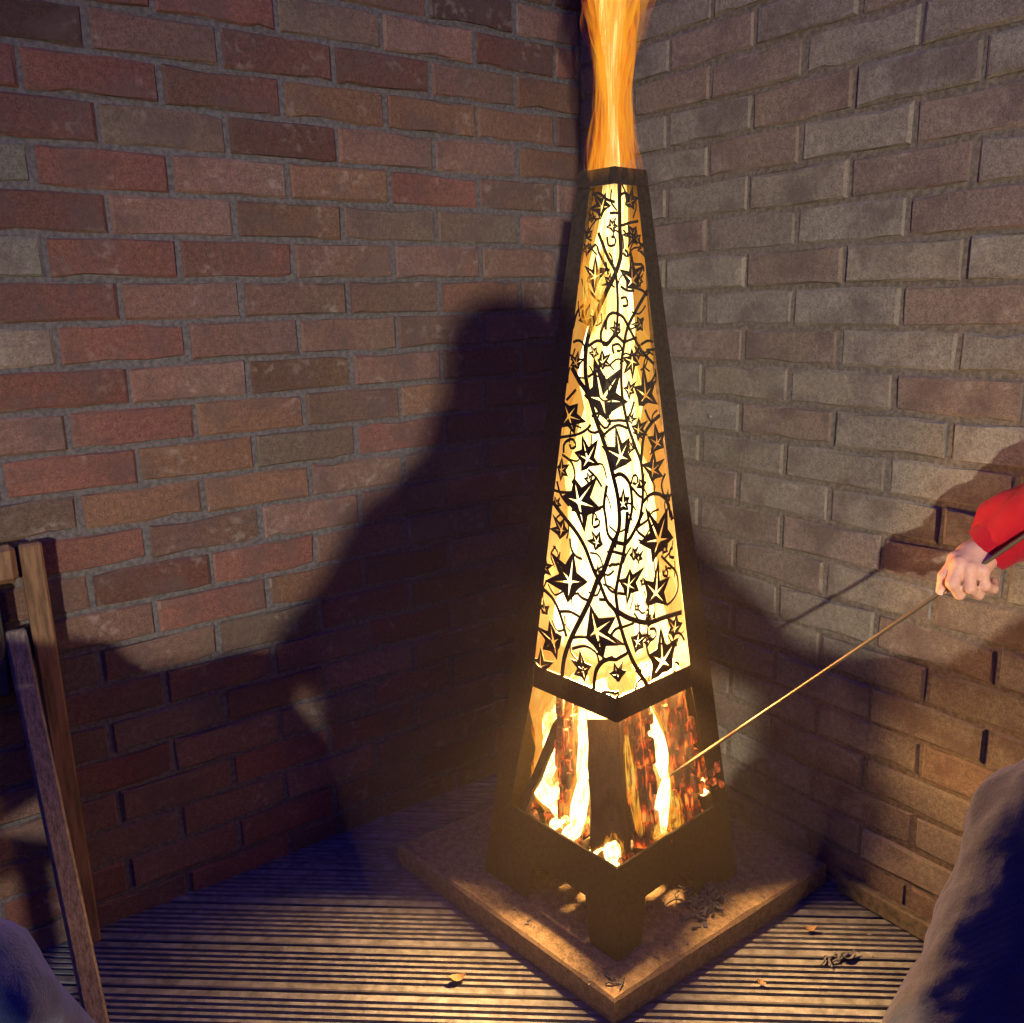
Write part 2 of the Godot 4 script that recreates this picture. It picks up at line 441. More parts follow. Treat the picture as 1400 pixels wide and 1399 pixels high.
# ------------------------------------------------------------------ implicit bodies
func body(bones: Array, cell: float, k: float, rough := 0.0, seed_ := 1) -> ArrayMesh:
	# bones: [from, to, radius at from, radius at to]; smooth union meshed by surface nets
	var lo := Vector3.ONE * 1e9
	var hi := -lo
	for b in bones:
		for e in 2:
			var r: float = b[2 + e]
			lo = lo.min((b[e] as Vector3) - Vector3.ONE * r)
			hi = hi.max((b[e] as Vector3) + Vector3.ONE * r)
	lo -= Vector3.ONE * cell * 3.0
	hi += Vector3.ONE * cell * 3.0
	var nx := int((hi.x - lo.x) / cell) + 2
	var ny := int((hi.y - lo.y) / cell) + 2
	var nz := int((hi.z - lo.z) / cell) + 2
	var g := PackedFloat32Array()
	g.resize(nx * ny * nz)
	g.fill(1.0)
	for b in bones:
		var a: Vector3 = b[0]
		var e: Vector3 = b[1]
		var ra: float = b[2]
		var rb: float = b[3]
		var pad := maxf(ra, rb) + k + cell * 2.0
		var l := (a.min(e) - Vector3.ONE * pad - lo) / cell
		var h := (a.max(e) + Vector3.ONE * pad - lo) / cell
		var ba := e - a
		var bb := maxf(ba.length_squared(), 1e-12)
		for z in range(maxi(int(l.z), 0), mini(int(h.z) + 1, nz)):
			for y in range(maxi(int(l.y), 0), mini(int(h.y) + 1, ny)):
				var row := (z * ny + y) * nx
				for x in range(maxi(int(l.x), 0), mini(int(h.x) + 1, nx)):
					var pa := lo + Vector3(x, y, z) * cell - a
					var t := clampf(pa.dot(ba) / bb, 0.0, 1.0)
					var d := (pa - ba * t).length() - lerpf(ra, rb, t)
					var o := g[row + x]
					var q := maxf(k - absf(o - d), 0.0) / k
					g[row + x] = minf(o, d) - q * q * k * 0.25
	var nzz := noise(seed_, 1.0, 3)
	var idx := {}
	var verts := PackedVector3Array()
	var norms := PackedVector3Array()
	var sx := 1
	var sy := nx
	var sz := nx * ny
	for z in nz - 1:
		for y in ny - 1:
			var row := (z * ny + y) * nx
			for x in nx - 1:
				var i := row + x
				var v0 := g[i]
				if absf(v0) > cell * 2.0: continue
				var v := [v0, g[i + sx], g[i + sy], g[i + sx + sy], g[i + sz], g[i + sx + sz], g[i + sy + sz], g[i + sx + sy + sz]]
				var inside := 0
				for q in 8:
					if v[q] < 0.0: inside += 1
				if inside == 0 or inside == 8: continue
				var p := Vector3.ZERO
				var cnt := 0
				for q in 8:
					for ax in [1, 2, 4]:
						if q & ax: continue
						var r: int = q | ax
						if (v[q] < 0.0) != (v[r] < 0.0):
							var t: float = v[q] / (v[q] - v[r])
							var c := Vector3(q & 1, (q >> 1) & 1, (q >> 2) & 1)
							var c2 := Vector3(r & 1, (r >> 1) & 1, (r >> 2) & 1)
							p += c.lerp(c2, t)
							cnt += 1
				p /= cnt
				var gr := Vector3((v[1] + v[3] + v[5] + v[7]) - (v[0] + v[2] + v[4] + v[6]), (v[2] + v[3] + v[6] + v[7]) - (v[0] + v[1] + v[4] + v[5]), (v[4] + v[5] + v[6] + v[7]) - (v[0] + v[1] + v[2] + v[3])).normalized()
				idx[i] = verts.size()
				var P := lo + (Vector3(x, y, z) + p) * cell
				if rough > 0.0:
					P += gr * rough * nzz.get_noise_3d(P.x * 14.0, P.y * 9.0, P.z * 14.0)
				verts.append(P)
				norms.append(gr)
	var ind := PackedInt32Array()
	for i in idx:
		var inn := g[i] < 0.0
		for ax in 3:
			var st: int = [sx, sy, sz][ax]
			if (g[i + st] < 0.0) == inn: continue
			var u: int = [sy, sz, sx][ax]
			var w: int = [sz, sx, sy][ax]
			if not (idx.has(i - u) and idx.has(i - w) and idx.has(i - u - w)): continue
			var q := [idx[i - u - w], idx[i - w], idx[i], idx[i - u]]
			if inn: ind.append_array([q[0], q[2], q[1], q[0], q[3], q[2]])
			else: ind.append_array([q[0], q[1], q[2], q[0], q[2], q[3]])
	if rough > 0.0:
		# normals of the creased surface
		norms.fill(Vector3.ZERO)
		for t in range(0, ind.size(), 3):
			var a := verts[ind[t]]
			var fn := (verts[ind[t + 2]] - a).cross(verts[ind[t + 1]] - a)
			for q in 3: norms[ind[t + q]] += fn
		for t in norms.size(): norms[t] = norms[t].normalized()
	var arr := []
	arr.resize(Mesh.ARRAY_MAX)
	arr[Mesh.ARRAY_VERTEX] = verts
	arr[Mesh.ARRAY_NORMAL] = norms
	arr[Mesh.ARRAY_INDEX] = ind
	var m := ArrayMesh.new()
	m.add_surface_from_arrays(Mesh.PRIMITIVE_TRIANGLES, arr)
	return m

# ------------------------------------------------------------------ chiminea
func hw(y: float) -> float:
	return 0.183 + (0.041 - 0.183) * y / CH

func fold(d: float, y: float, n: float) -> Vector3:
	# a point of the two front faces: d along the face from the front edge (left face negative), y up, n out of the sheet
	var h := hw(y) + n
	return Vector3(-h, y, h + d) if d < 0 else Vector3(-h + d, y, h)

func lat_in(y: float) -> float:
	return lerpf(0.208, 0.056, (y - 0.475) / (1.335 - 0.475))

func sheet(polys: Array, side: float, n0: float, n1: float) -> MB:
	# polygons given as (distance from the front edge, height), cut out of steel plate
	var b := MB.new()
	for poly in polys:
		var tri := Geometry2D.triangulate_polygon(poly)
		var q := func(i: int, n: float) -> Vector3:
			var p: Vector2 = poly[i]
			return fold(p.x * side if p.x > 0.0 else side * 1e-6, p.y, n)
		for t in range(0, tri.size(), 3):
			var a: Vector3 = q.call(tri[t], n0)
			var c: Vector3 = q.call(tri[t + 1], n0)
			var d: Vector3 = q.call(tri[t + 2], n0)
			var outw := Vector3(-1, 0, 0) if side < 0 else Vector3(0, 0, 1)
			var fwd := (c - a).cross(d - a).dot(outw) > 0
			var a2: Vector3 = q.call(tri[t], n1)
			var c2: Vector3 = q.call(tri[t + 1], n1)
			var d2: Vector3 = q.call(tri[t + 2], n1)
			if fwd: b.tri(a, c, d); b.tri(a2, d2, c2)
			else: b.tri(a, d, c); b.tri(a2, c2, d2)
		for i in poly.size():
			var k: int = (i + 1) % poly.size()
			b.quad(q.call(i, n0), q.call(k, n0), q.call(k, n1), q.call(i, n1))
	return b

func vine(w: float, pts: Array) -> void:
	# a strip of plate that follows a curve through the points (millimetres on the unfolded faces)
	var c := Curve2D.new()
	var p := []
	for i in range(0, pts.size(), 2): p.append(Vector2(pts[i], pts[i + 1]))
	for i in p.size():
		var t: Vector2 = (p[mini(i + 1, p.size() - 1)] - p[maxi(i - 1, 0)]) / 6.0
		c.add_point(p[i], -t, t)
	var len := c.get_baked_length()
	var steps := maxi(int(len / 7.0), 2)
	var b := MB.new()
	var rows := []
	for i in steps + 1:
		var q := c.sample_baked(len * i / steps, true)
		var q2 := c.sample_baked(minf(len * i / steps + 1.0, len), true)
		var q1 := c.sample_baked(maxf(len * i / steps - 1.0, 0), true)
		var s := (q2 - q1).normalized().orthogonal() * maxf(w * 1.5, 4.8 if w > 1.5 else 3.3) / 2.0
		var e := [q + s, q - s]
		var r := []
		for x in e:
			for n in [-0.0008, -0.0034]:
				r.append(fold(x.x / 1000.0, x.y / 1000.0, n))
		rows.append(r)
	for i in steps:
		var a: Array = rows[i]
		var d: Array = rows[i + 1]
		b.quad(a[0], a[2], d[2], d[0])
		b.quad(a[3], a[1], d[1], d[3])
		b.quad(a[1], a[0], d[0], d[1])
		b.quad(a[2], a[3], d[3], d[2])
	obj("vine", b, M.steel, chim)

func leaf(cx: float, cy: float, tx: float, ty: float) -> void:
	# an ivy leaf cut from plate, its veins slits that meet at the middle
	var c := Vector2(cx, cy)
	var v := Vector2(tx, ty) - c
	var r := v.length() * 1.02
	var a0 := v.angle()
	var out := []
	var inn := []
	var sp := rng.randf_range(-0.07, 0.07)
	var ang := [0.0, 0.44, 0.95 + sp, 1.55, 2.16 + sp, 2.72, PI, TAU - 2.72, TAU - 2.16 + sp, TAU - 1.55, TAU - 0.95 + sp, TAU - 0.44]
	var ro := [1.16, 0.50, 0.90, 0.45, 0.70, 0.38, 0.34, 0.38, 0.70, 0.45, 0.90, 0.50]
	for i in [2, 4, 8, 10]: ro[i] *= rng.randf_range(0.8, 1.2)
	var ri := [0.88, 0.10, ro[2] * 0.74, 0.085, ro[4] * 0.70, 0.08, 0.09, 0.08, ro[8] * 0.70, 0.085, ro[10] * 0.74, 0.10]
	for i in 12:
		var dir := Vector2.from_angle(a0 + ang[i])
		var f := rng.randf_range(0.88, 1.12)
		out.append(c + dir * r * ro[i] * f)
		inn.append(c + dir * r * ri[i] * f)
	var b := MB.new()
	for i in 12:
		var k := (i + 1) % 12
		var q := []
		for x in [out[i], out[k], inn[k], inn[i]]:
			for n in [-0.0005, -0.0036]:
				q.append(fold(x.x / 1000.0, x.y / 1000.0, n))
		b.quad(q[0], q[2], q[4], q[6])
		b.quad(q[7], q[5], q[3], q[1])
		b.quad(q[1], q[3], q[2], q[0])
		b.quad(q[6], q[4], q[5], q[7])
	obj("ivy_leaf", b, M.steel, chim)

func build_chiminea() -> void:
	chim = base("pyramid_chiminea", "tall black steel pyramid chiminea with cut-out ivy leaves, burning on a paving slab", "chiminea", CHIM)
	chim.rotation.y = 0.101
	for s in [-1.0, 1.0]:
		var stile := PackedVector2Array([Vector2(2 * hw(0.172), 0.172), Vector2(2 * hw(1.335), 1.335), Vector2(lat_in(1.335), 1.335), Vector2(lat_in(0.475), 0.475), Vector2(0.213, 0.43), Vector2(0.284, 0.172)])
		obj("corner_stile", sheet([stile], s, 0.0, -0.004), M.steel, chim)
		obj("mid_band", sheet([PackedVector2Array([Vector2(0, 0.432), Vector2(0.2125, 0.432), Vector2(0.2078, 0.475), Vector2(0, 0.475)])], s, 0.0, -0.004), M.steel, chim)
		obj("top_band", sheet([PackedVector2Array([Vector2(0, 1.3355), Vector2(2 * hw(1.3355), 1.3355), Vector2(2 * hw(CH), CH), Vector2(0, CH)])], s, 0.0005, -0.004), M.steel, chim)
		var w := 2 * hw(0.0)
		obj("base_panel", sheet([PackedVector2Array([Vector2(0, 0), Vector2(0.066, 0), Vector2(0.078, 0.085), Vector2(0.215, 0.085), Vector2(0.236, 0), Vector2(w, 0), Vector2(2 * hw(0.1718), 0.1718), Vector2(0, 0.1718)])], s, 0.0, -0.004), M.steel, chim)
	# the two faces towards the walls: plain plate with the same feet
	for f in 2:
		var b := MB.new()
		var prof := [[Vector2(-1, 0.085), Vector2(1, 0.085), Vector2(1, CH), Vector2(-1, CH)], [Vector2(-1, 0), Vector2(-0.62, 0), Vector2(-0.58, 0.0845), Vector2(-1, 0.0845)], [Vector2(0.62, 0), Vector2(1, 0), Vector2(1, 0.0845), Vector2(0.58, 0.0845)]]
		for poly in prof:
			var q := func(p: Vector2, n: float) -> Vector3:
				var h := hw(p.y) + n
				return Vector3(h, p.y, p.x * (h - 0.001)) if f == 0 else Vector3(p.x * (h - 0.001), p.y, -h)
			var o: Array = poly.map(func(p): return q.call(p, 0.0))
			var i: Array = poly.map(func(p): return q.call(p, -0.004))
			if f == 0: o.reverse(); i.reverse()
			b.quad(o[1], o[0], o[3], o[2])
			b.quad(i[0], i[1], i[2], i[3])
			for k in 4:
				b.quad(o[k], o[(k + 1) % 4], i[(k + 1) % 4], i[k])
		obj("back_panel", b, M.steel, chim)
	# fire grate on a ledge inside
	var g := MB.new()
	for i in 9:
		var z := -0.128 + 0.032 * i
		g.box(Vector3(-0.158, 0.118, z - 0.0125), Vector3(0.158, 0.128, z + 0.0125), 0.001)
	obj("fire_grate", g, M.steel, chim)
	cut_ivy()
	fill_ivy()


func shell(b: MB, y0: float, h: float, prof: Callable, seed_: int, amp: float, alpha: float, sway: Callable, nu := 28, nv := 26) -> void:
	var nz := noise(seed_, 1.0, 2)
	var P := func(i: int, j: int) -> Vector3:
		var a := TAU * (i % nu) / nu
		var t := float(j) / nv
		var r: Vector2 = prof.call(a, t)
		var k := 1.0 + amp * nz.get_noise_3d(cos(a) * 1.3, sin(a) * 1.3, t * h * 5.0) * (0.3 + t)
		var c: Vector2 = sway.call(t)
		return Vector3(cos(a) * r.x * k + c.x, y0 + h * t, sin(a) * r.y * k + c.y)
	for j in nv:
		for i in nu:
			var q := [P.call(i, j), P.call(i + 1, j), P.call(i + 1, j + 1), P.call(i, j + 1)]
			var nn: Vector3 = (q[3] - q[0]).cross(q[1] - q[0]).normalized()
			var uvs := [Vector2(float(i) / nu, 1.0 - float(j) / nv), Vector2(float(i + 1) / nu, 1.0 - float(j) / nv), Vector2(float(i + 1) / nu, 1.0 - float(j + 1) / nv), Vector2(float(i) / nu, 1.0 - float(j + 1) / nv)]
			for x in [0, 1, 2, 0, 2, 3]:
				var t: float = 1.0 - uvs[x].y
				b.vert(q[x], nn, uvs[x] + Vector2(seed_ * 0.377, 0.0), Color(1, 1, 1, alpha * smoothstep(0.0, 0.05, t) * smoothstep(0.0, 0.12, 1.0 - t)))

func flame(called: String, parent: Node3D, at: Vector3, h: float, r: float, layers: Array, seed_: int, lean := Vector2.ZERO, flat := 1.0, sharp := 0.75) -> MeshInstance3D:
	# layers: [share of the radius, material, opacity]; nested wavy tongues
	var m := ArrayMesh.new()
	for l in layers:
		var b := MB.new()
		var sc: float = l[0]
		var prof := func(_a: float, t: float) -> Vector2:
			var w := pow(sin(PI * clampf(pow(t * 0.94 + 0.06, sharp), 0, 1)), 0.8)
			return Vector2(r * sc * w, r * sc * w * flat)
		var sway := func(t: float) -> Vector2:
			return lean * t + Vector2(sin(t * 7.0 + seed_), cos(t * 6.0 + seed_ * 2)) * r * 0.28 * t
		shell(b, 0.0, h * (0.55 + 0.45 * sc), prof, seed_ * 3 + int(sc * 10), 0.9, l[2], sway, 20, 20)
		b.surface(m, l[1])
	return obj(called, m, null, parent, at)
func cut_ivy() -> void:
	leaf(-28, 1300, -45, 1323)
	leaf(39, 1308, 45, 1332)
	leaf(-6, 1267, 3, 1281)
	leaf(46, 1254, 22, 1254)
	leaf(-45, 1187, -69, 1206)
	leaf(44, 1179, 42, 1217)
	leaf(-67, 1117, -58, 1140)
	leaf(65, 1107, 45, 1107)
	leaf(-51, 1284, -60, 1293)
	leaf(71, 1231, 80, 1249)
	leaf(-92, 1041, -86, 1062)
	leaf(-29, 1045, -12, 1058)
	leaf(44, 1045, 22, 1026)
	leaf(-30, 982, 12, 1030)
	leaf(35, 996, 51, 1008)
	leaf(79, 984, 74, 1027)
	leaf(-111, 948, -70, 942)
	leaf(59, 927, 81, 939)
	leaf(111, 898, 105, 930)
	leaf(-65, 877, -78, 916)
	leaf(13, 887, 2, 933)
	leaf(-131, 850, -112, 862)
	leaf(98, 852, 130, 868)
	leaf(-88, 800, -47, 845)
	leaf(19, 805, 20, 833)
	leaf(-131, 742, -150, 763)
	leaf(-44, 735, -57, 755)
	leaf(115, 726, 85, 779)
	leaf(46, 713, 59, 725)
	leaf(-110, 653, -155, 693)
	leaf(32, 663, 66, 681)
	leaf(107, 632, 113, 683)
	leaf(-178, 585, -180, 604)
	leaf(54, 618, 57, 628)
	leaf(-47, 580, 11, 564)
	leaf(-154, 532, -195, 547)
	leaf(-79, 501, -108, 511)
	leaf(55, 558, 85, 565)
	leaf(126, 503, 121, 564)
	leaf(162, 555, 141, 579)
	leaf(3, 514, 17, 535)
	leaf(-192, 475, -161, 491)
	leaf(-178, 666, -155, 674)
	vine(6.4, [12, 1335, 13, 1263, 15, 1221, 2, 1192, -18, 1164, -43, 1124, -62, 1087, -69, 1051, -68, 1018, -61, 991])
	vine(6.4, [-102, 1034, -82, 1009, -63, 989, -44, 946, -19, 895, -7, 860, 6, 817, 9, 770, -6, 740, -27, 692, -40, 673])
	vine(6.4, [-40, 677, -66, 623, -107, 554, -127, 509, -134, 467])
	vine(4.3, [-37, 1260, -17, 1221, 1, 1194, 6, 1163, 7, 1132, 4, 1101, -4, 1088])
	vine(4.7, [85, 1164, 53, 1129, 31, 1100, 21, 1067, 16, 1042, 17, 993, 31, 941, 50, 902, 68, 865, 71, 808, 59, 760])
	vine(3.8, [-21, 1099, -19, 1117, -6, 1127, 18, 1121, 31, 1107, 49, 1084, 70, 1060, 102, 1037])
	vine(3.8, [4, 1103, -6, 1086, -20, 1073, -30, 1079, -32, 1094, -21, 1115])
	vine(3.8, [-62, 1071, -40, 1081, -18, 1077, 0, 1090, 24, 1076])
	vine(3.0, [24, 1078, 42, 1082, 56, 1084])
	vine(4.7, [119, 947, 94, 935, 74, 914, 67, 873])
	vine(4.3, [-20, 838, -27, 804, -23, 782, -19, 757, -8, 747, 19, 738])
	vine(4.7, [-7, 855, 13, 858, 34, 842, 41, 820, 42, 792, 32, 766, 30, 754])
	vine(4.3, [71, 800, 92, 811, 119, 807, 142, 788, 148, 762])
	vine(5.6, [-153, 790, -125, 768, -95, 746, -72, 721, -53, 687, -40, 670, -21, 639, 1, 622, 22, 570, 47, 522, 85, 470])
	vine(5.6, [148, 772, 154, 756])
	vine(5.6, [30, 791, 23, 734, 9, 691, 0, 657, 5, 624])
	vine(5.1, [72, 784, 43, 749, 19, 733])
	vine(3.0, [-27, 689, -24, 669, -14, 659, -2, 657])
	vine(5.6, [3, 625, 37, 604, 85, 585, 131, 583, 183, 580])
	vine(4.7, [-186, 626, -156, 613, -136, 587, -121, 551])
	vine(5.1, [-54, 471, -47, 510, -21, 537, 29, 546])
	vine(3.0, [123, 696, 146, 676, 166, 657, 171, 628, 158, 611, 139, 604])
	vine(1.9, [-142, 591, -114, 598, -97, 597, -80, 593])
	vine(1.9, [-107, 552, -87, 559, -67, 563])
	vine(1.9, [-107, 532, -73, 546, -47, 541, -41, 526])
	vine(2.1, [85, 582, 85, 558, 96, 551, 108, 557, 104, 569, 90, 572])
	vine(1.7, [-110, 731, -106, 712, -95, 702, -80, 700])
	vine(2.6, [-41, 469, -22, 479, 8, 483, 0, 474, -9, 469, -15, 476])
	vine(3.0, [49, 470, 55, 486, 70, 490])
	vine(1.9, [-20, 723, -2, 727, 26, 717])
	vine(1.9, [-16, 699, -8, 705, 9, 706])
	vine(1.9, [-93, 637, -79, 630, -59, 630])
	vine(1.9, [-40, 637, -24, 640])
	vine(2.1, [-52, 788, -54, 762, -39, 767, -39, 778, -49, 774])
	vine(1.9, [79, 552, 85, 531, 96, 516])
	vine(1.9, [175, 483, 163, 492, 159, 470])
	vine(2.6, [191, 525, 179, 541, 159, 546])
	vine(2.1, [89, 782, 85, 768, 55, 757, 77, 738])
	vine(2.1, [160, 686, 146, 691, 148, 703, 156, 704])
	vine(2.1, [135, 676, 142, 657, 129, 660, 127, 670])
	vine(2.1, [85, 619, 85, 590])
	vine(2.1, [104, 619, 104, 587])
	vine(1.9, [5, 595, 29, 594, 48, 594])
	vine(1.9, [-15, 576, -2, 594, 12, 596])
	vine(2.1, [5, 656, 26, 649])
	vine(2.1, [-132, 909, -90, 918, -68, 928, -57, 938])
	vine(1.9, [-124, 882, -122, 899, -103, 909, -93, 899, -104, 891, -109, 899])
	vine(2.1, [-32, 918, -13, 933, 6, 941, 31, 933])
	vine(1.9, [-64, 928, -51, 924, -38, 928])
	vine(1.9, [-19, 947, 6, 949, 31, 945])
	vine(2.6, [-55, 952, -34, 961, -41, 949, -22, 934, -10, 949])
	vine(2.1, [-64, 860, -45, 848, -32, 834])
	vine(1.9, [-128, 879, -104, 867, -96, 844, -104, 831])
	vine(1.9, [-153, 813, -132, 811, -101, 815])
	vine(1.9, [-142, 829, -132, 806, -111, 789])
	vine(2.1, [45, 838, 56, 835, 56, 849, 45, 850, 41, 837])
	vine(2.6, [41, 832, 59, 815, 70, 809])
	vine(1.9, [78, 960, 85, 948, 96, 935])
	vine(1.9, [49, 977, 38, 955, 31, 951])
	vine(1.9, [134, 842, 123, 825, 130, 804, 142, 793])
	vine(2.1, [-63, 1019, -43, 1029, -37, 1034])
	vine(1.9, [81, 1062, 92, 1062, 104, 1062])
	vine(3.0, [-98, 1077, -85, 1081, -72, 1074, -72, 1062])
	vine(2.1, [-3, 1060, -6, 1073, 10, 1075, 17, 1065, 4, 1064])
	vine(2.1, [107, 1021, 96, 1008, 85, 1004])
	vine(2.1, [-44, 997, -50, 1012])
	vine(2.6, [-116, 976, -106, 984, -92, 996])
	vine(2.1, [-42, 795, -26, 802])
	vine(2.6, [-17, 1252, -14, 1237, 1, 1238, 1, 1249, -8, 1251])
	vine(2.1, [21, 1225, 32, 1217, 32, 1226, 25, 1230])
	vine(2.6, [39, 1226, 46, 1208, 71, 1206, 74, 1195])
	vine(2.1, [14, 1150, 28, 1152, 33, 1139, 19, 1138])
	vine(3.0, [-61, 1228, -42, 1241, -36, 1227, -17, 1199])
	vine(2.6, [-36, 1200, -11, 1197])
	vine(2.6, [-51, 1322, -35, 1324, -17, 1312, 1, 1306])
	vine(2.6, [12, 1317, 29, 1323, 39, 1312])
	vine(2.6, [-11, 1289, 8, 1289])
	vine(2.6, [18, 1269, 36, 1274, 60, 1278])
	vine(2.6, [-71, 1142, -88, 1129, -98, 1101])
	vine(2.6, [-61, 1169, -49, 1156, -33, 1146, -18, 1164])
	vine(2.6, [49, 1168, 71, 1163, 85, 1154])
	vine(2.6, [14, 1170, 32, 1163, 49, 1163])
	vine(2.1, [67, 1072, 85, 1078, 100, 1075])

func fill_ivy() -> void:
	# the small stuff between the traced stems: tendrils and young leaves
	var r := RandomNumberGenerator.new()
	r.seed = 19
	for i in 95:
		var y := r.randf_range(500, 1310)
		var lim := lat_in(y / 1000.0) * 1000.0
		var x := r.randf_range(-lim, lim)
		var a := r.randf_range(0, TAU)
		var l := r.randf_range(22, 42)
		var d := Vector2.from_angle(a) * l
		var o := d.orthogonal() * r.randf_range(-0.4, 0.4)
		vine(1.0, [x, y, x + d.x * 0.5 + o.x, y + d.y * 0.5 + o.y, x + d.x, y + d.y])
	for i in 26:
		var y := r.randf_range(490, 1310)
		var lim := lat_in(y / 1000.0) * 1000.0 - 8
		var x := r.randf_range(-lim, lim)
		var d := Vector2.from_angle(r.randf_range(0.6, 2.5)) * r.randf_range(13, 19)
		leaf(x, y, x + d.x, y + d.y)

func build_fire() -> void:
	# everything stands in the chiminea's own axes, turned with it
	var fire := base("fire", "bright yellow fire burning inside the pyramid chiminea", "fire", CHIM)
	fire.rotation.y = 0.101
	# the column of flame that fills the pyramid behind the ivy
	var m := ArrayMesh.new()
	for l in [[0.95, M.fl_fill, 0.7], [0.88, M.fl_mid, 0.4], [0.80, M.fl_mid, 0.45], [0.72, M.fl_core, 0.9]]:
		var b := MB.new()
		var sc: float = l[0]
		var prof := func(a: float, t: float) -> Vector2:
			var y := lerpf(0.50, 1.355, t)
			var q := pow(maxf(absf(cos(a)), absf(sin(a))), -0.75)
			var k := sc * (1.0 if sc > 0.9 else 1.0 - 0.35 * t)
			return Vector2.ONE * (hw(y) - 0.012) * q * k
		var sway := func(t: float) -> Vector2: return Vector2(sin(t * 9.0 + sc * 5.0), cos(t * 7.0)) * 0.008 * t
		shell(b, 0.50, 0.855, prof, 60 + int(sc * 20), 0.05 if sc > 0.9 else 0.55, l[2], sway, 32, 30)
		b.surface(m, l[1])
	obj("flame_column", m, null, fire)
	var hot := [[1.0, M.fl_outer, 0.9], [0.85, M.fl_mid, 0.4], [0.7, M.fl_core, 1.0]]
	var soft := [[1.0, M.fl_outer, 0.8], [0.7, M.fl_mid, 0.7]]
	var glow := [[1.0, M.fl_fill, 1.0], [0.85, M.fl_fill, 1.0], [0.6, M.fl_mid, 0.8]]
	# [where, height, radius, layers, lean]
	var tongues := [
		[Vector3(-0.080, 0.26, -0.080), 0.22, 0.044, hot, Vector2(0.03, 0.03)], [Vector3(-0.075, 0.30, -0.05), 0.17, 0.042, hot, Vector2(0.02, 0.02)], [Vector3(-0.100, 0.20, -0.09), 0.16, 0.026, hot, Vector2(0.0, 0.03)],
		[Vector3(-0.100, 0.165, -0.05), 0.10, 0.034, hot, Vector2(-0.01, -0.04)], [Vector3(-0.105, 0.15, -0.02), 0.10, 0.032, hot, Vector2(0.01, -0.03)], [Vector3(-0.12, 0.14, -0.035), 0.05, 0.026, hot, Vector2(0.0, 0.03)],
		[Vector3(-0.118, 0.15, 0.018), 0.17, 0.022, hot, Vector2(0.004, 0.016)], [Vector3(-0.105, 0.25, 0.022), 0.20, 0.020, hot, Vector2(0.03, -0.01)], [Vector3(-0.125, 0.13, 0.01), 0.07, 0.022, hot, Vector2(0.0, 0.02)],
		[Vector3(0.012, 0.14, 0.125), 0.16, 0.017, hot, Vector2(0.012, -0.006)], [Vector3(0.026, 0.25, 0.115), 0.21, 0.018, hot, Vector2(-0.03, -0.02)], [Vector3(0.045, 0.135, 0.13), 0.10, 0.02, soft, Vector2(-0.01, 0.0)],
		[Vector3(-0.045, 0.16, 0.118), 0.26, 0.014, soft, Vector2(-0.02, -0.03)], [Vector3(-0.02, 0.13, 0.14), 0.06, 0.02, soft, Vector2(0.01, 0.0)],
		[Vector3(-0.118, 0.13, 0.115), 0.075, 0.020, hot, Vector2(0.012, -0.01)], [Vector3(-0.132, 0.128, 0.075), 0.045, 0.018, hot, Vector2(0.01, 0.02)], [Vector3(-0.138, 0.13, 0.13), 0.04, 0.014, hot, Vector2(0.0, 0.0)],
		[Vector3(0.135, 0.175, 0.128), 0.06, 0.016, hot, Vector2(0.0, 0.01)], [Vector3(-0.075, 0.385, 0.035), 0.08, 0.035, hot, Vector2(0.03, -0.01)],
		[Vector3(0.03, 0.13, 0.0), 0.36, 0.085, soft, Vector2(0.0, 0.0)], [Vector3(0.075, 0.12, -0.085), 0.42, 0.082, glow, Vector2(-0.03, 0.03)], [Vector3(-0.045, 0.12, -0.098), 0.44, 0.072, glow, Vector2(0.01, 0.03)], [Vector3(0.10, 0.12, 0.0), 0.42, 0.06, glow, Vector2(-0.03, 0.0)]]
	for t in tongues.size():
		var q: Array = tongues[t]
		flame("flame_tongue", fire, q[0], q[1], q[2], q[3], 3 + t * 4, q[4])
	# tongues licking out through the ivy on the upper left
	flame("flame_tongue", fire, Vector3(-hw(1.08) + 0.006, 1.09, 0.012), 0.15, 0.015, soft, 27, Vector2(0.008, -0.026))
	flame("flame_tongue", fire, Vector3(-hw(1.08) + 0.004, 1.10, 0.034), 0.15, 0.012, soft, 28, Vector2(0.016, -0.010))
	# the hearts of the fire light their surroundings
	for s in [[Vector3(-0.045, 0.445, 0.045), 0.3, 0.05], [Vector3(0, 0.58, 0), 14.0, 0.06], [Vector3(0, 0.88, 0), 0.8, 0.05]]:
		var l := OmniLight3D.new()
		l.name = "fire_light"
		l.position = s[0]
		l.light_color = Color(1.0, 0.74, 0.44)
		l.light_energy = s[1] * 1.25
		l.light_size = s[2]
		l.omni_range = 8.0
		l.omni_attenuation = 2.0
		l.shadow_enabled = true
		fire.add_child(l, true)
	# plume out of the open top
	var p := ArrayMesh.new()
	for l in [[1.26, M.fl_outer, 0.30], [1.15, M.fl_outer, 0.45], [1.04, M.fl_outer, 0.6], [0.93, M.fl_outer, 0.8], [0.82, M.fl_outer, 0.9], [0.68, M.fl_outer, 0.9], [0.52, M.fl_mid, 0.4], [0.42, M.fl_mid, 0.8], [0.34, M.fl_core, 0.11]]:
		var b := MB.new()
		var sc: float = l[0]
		var prof := func(a: float, t: float) -> Vector2:
			var lick := 1.0 + 0.20 * sin(a * 2.0 + sc * 21.0 + t * 14.0) * smoothstep(0.05, 0.3, t)
			return Vector2.ONE * sc * lick * lerpf(0.0385, 0.026, smoothstep(0.0, 0.2, t)) * (1.0 + 0.85 * smoothstep(0.2, 0.5, t)) * (1.0 - smoothstep(0.55, 1.0, t) * 0.9)
		var sway := func(t: float) -> Vector2: return Vector2(sin(t * 8.0 + sc * 4.0), -sin(t * 8.0 + sc * 3.0)) * 0.016 * t
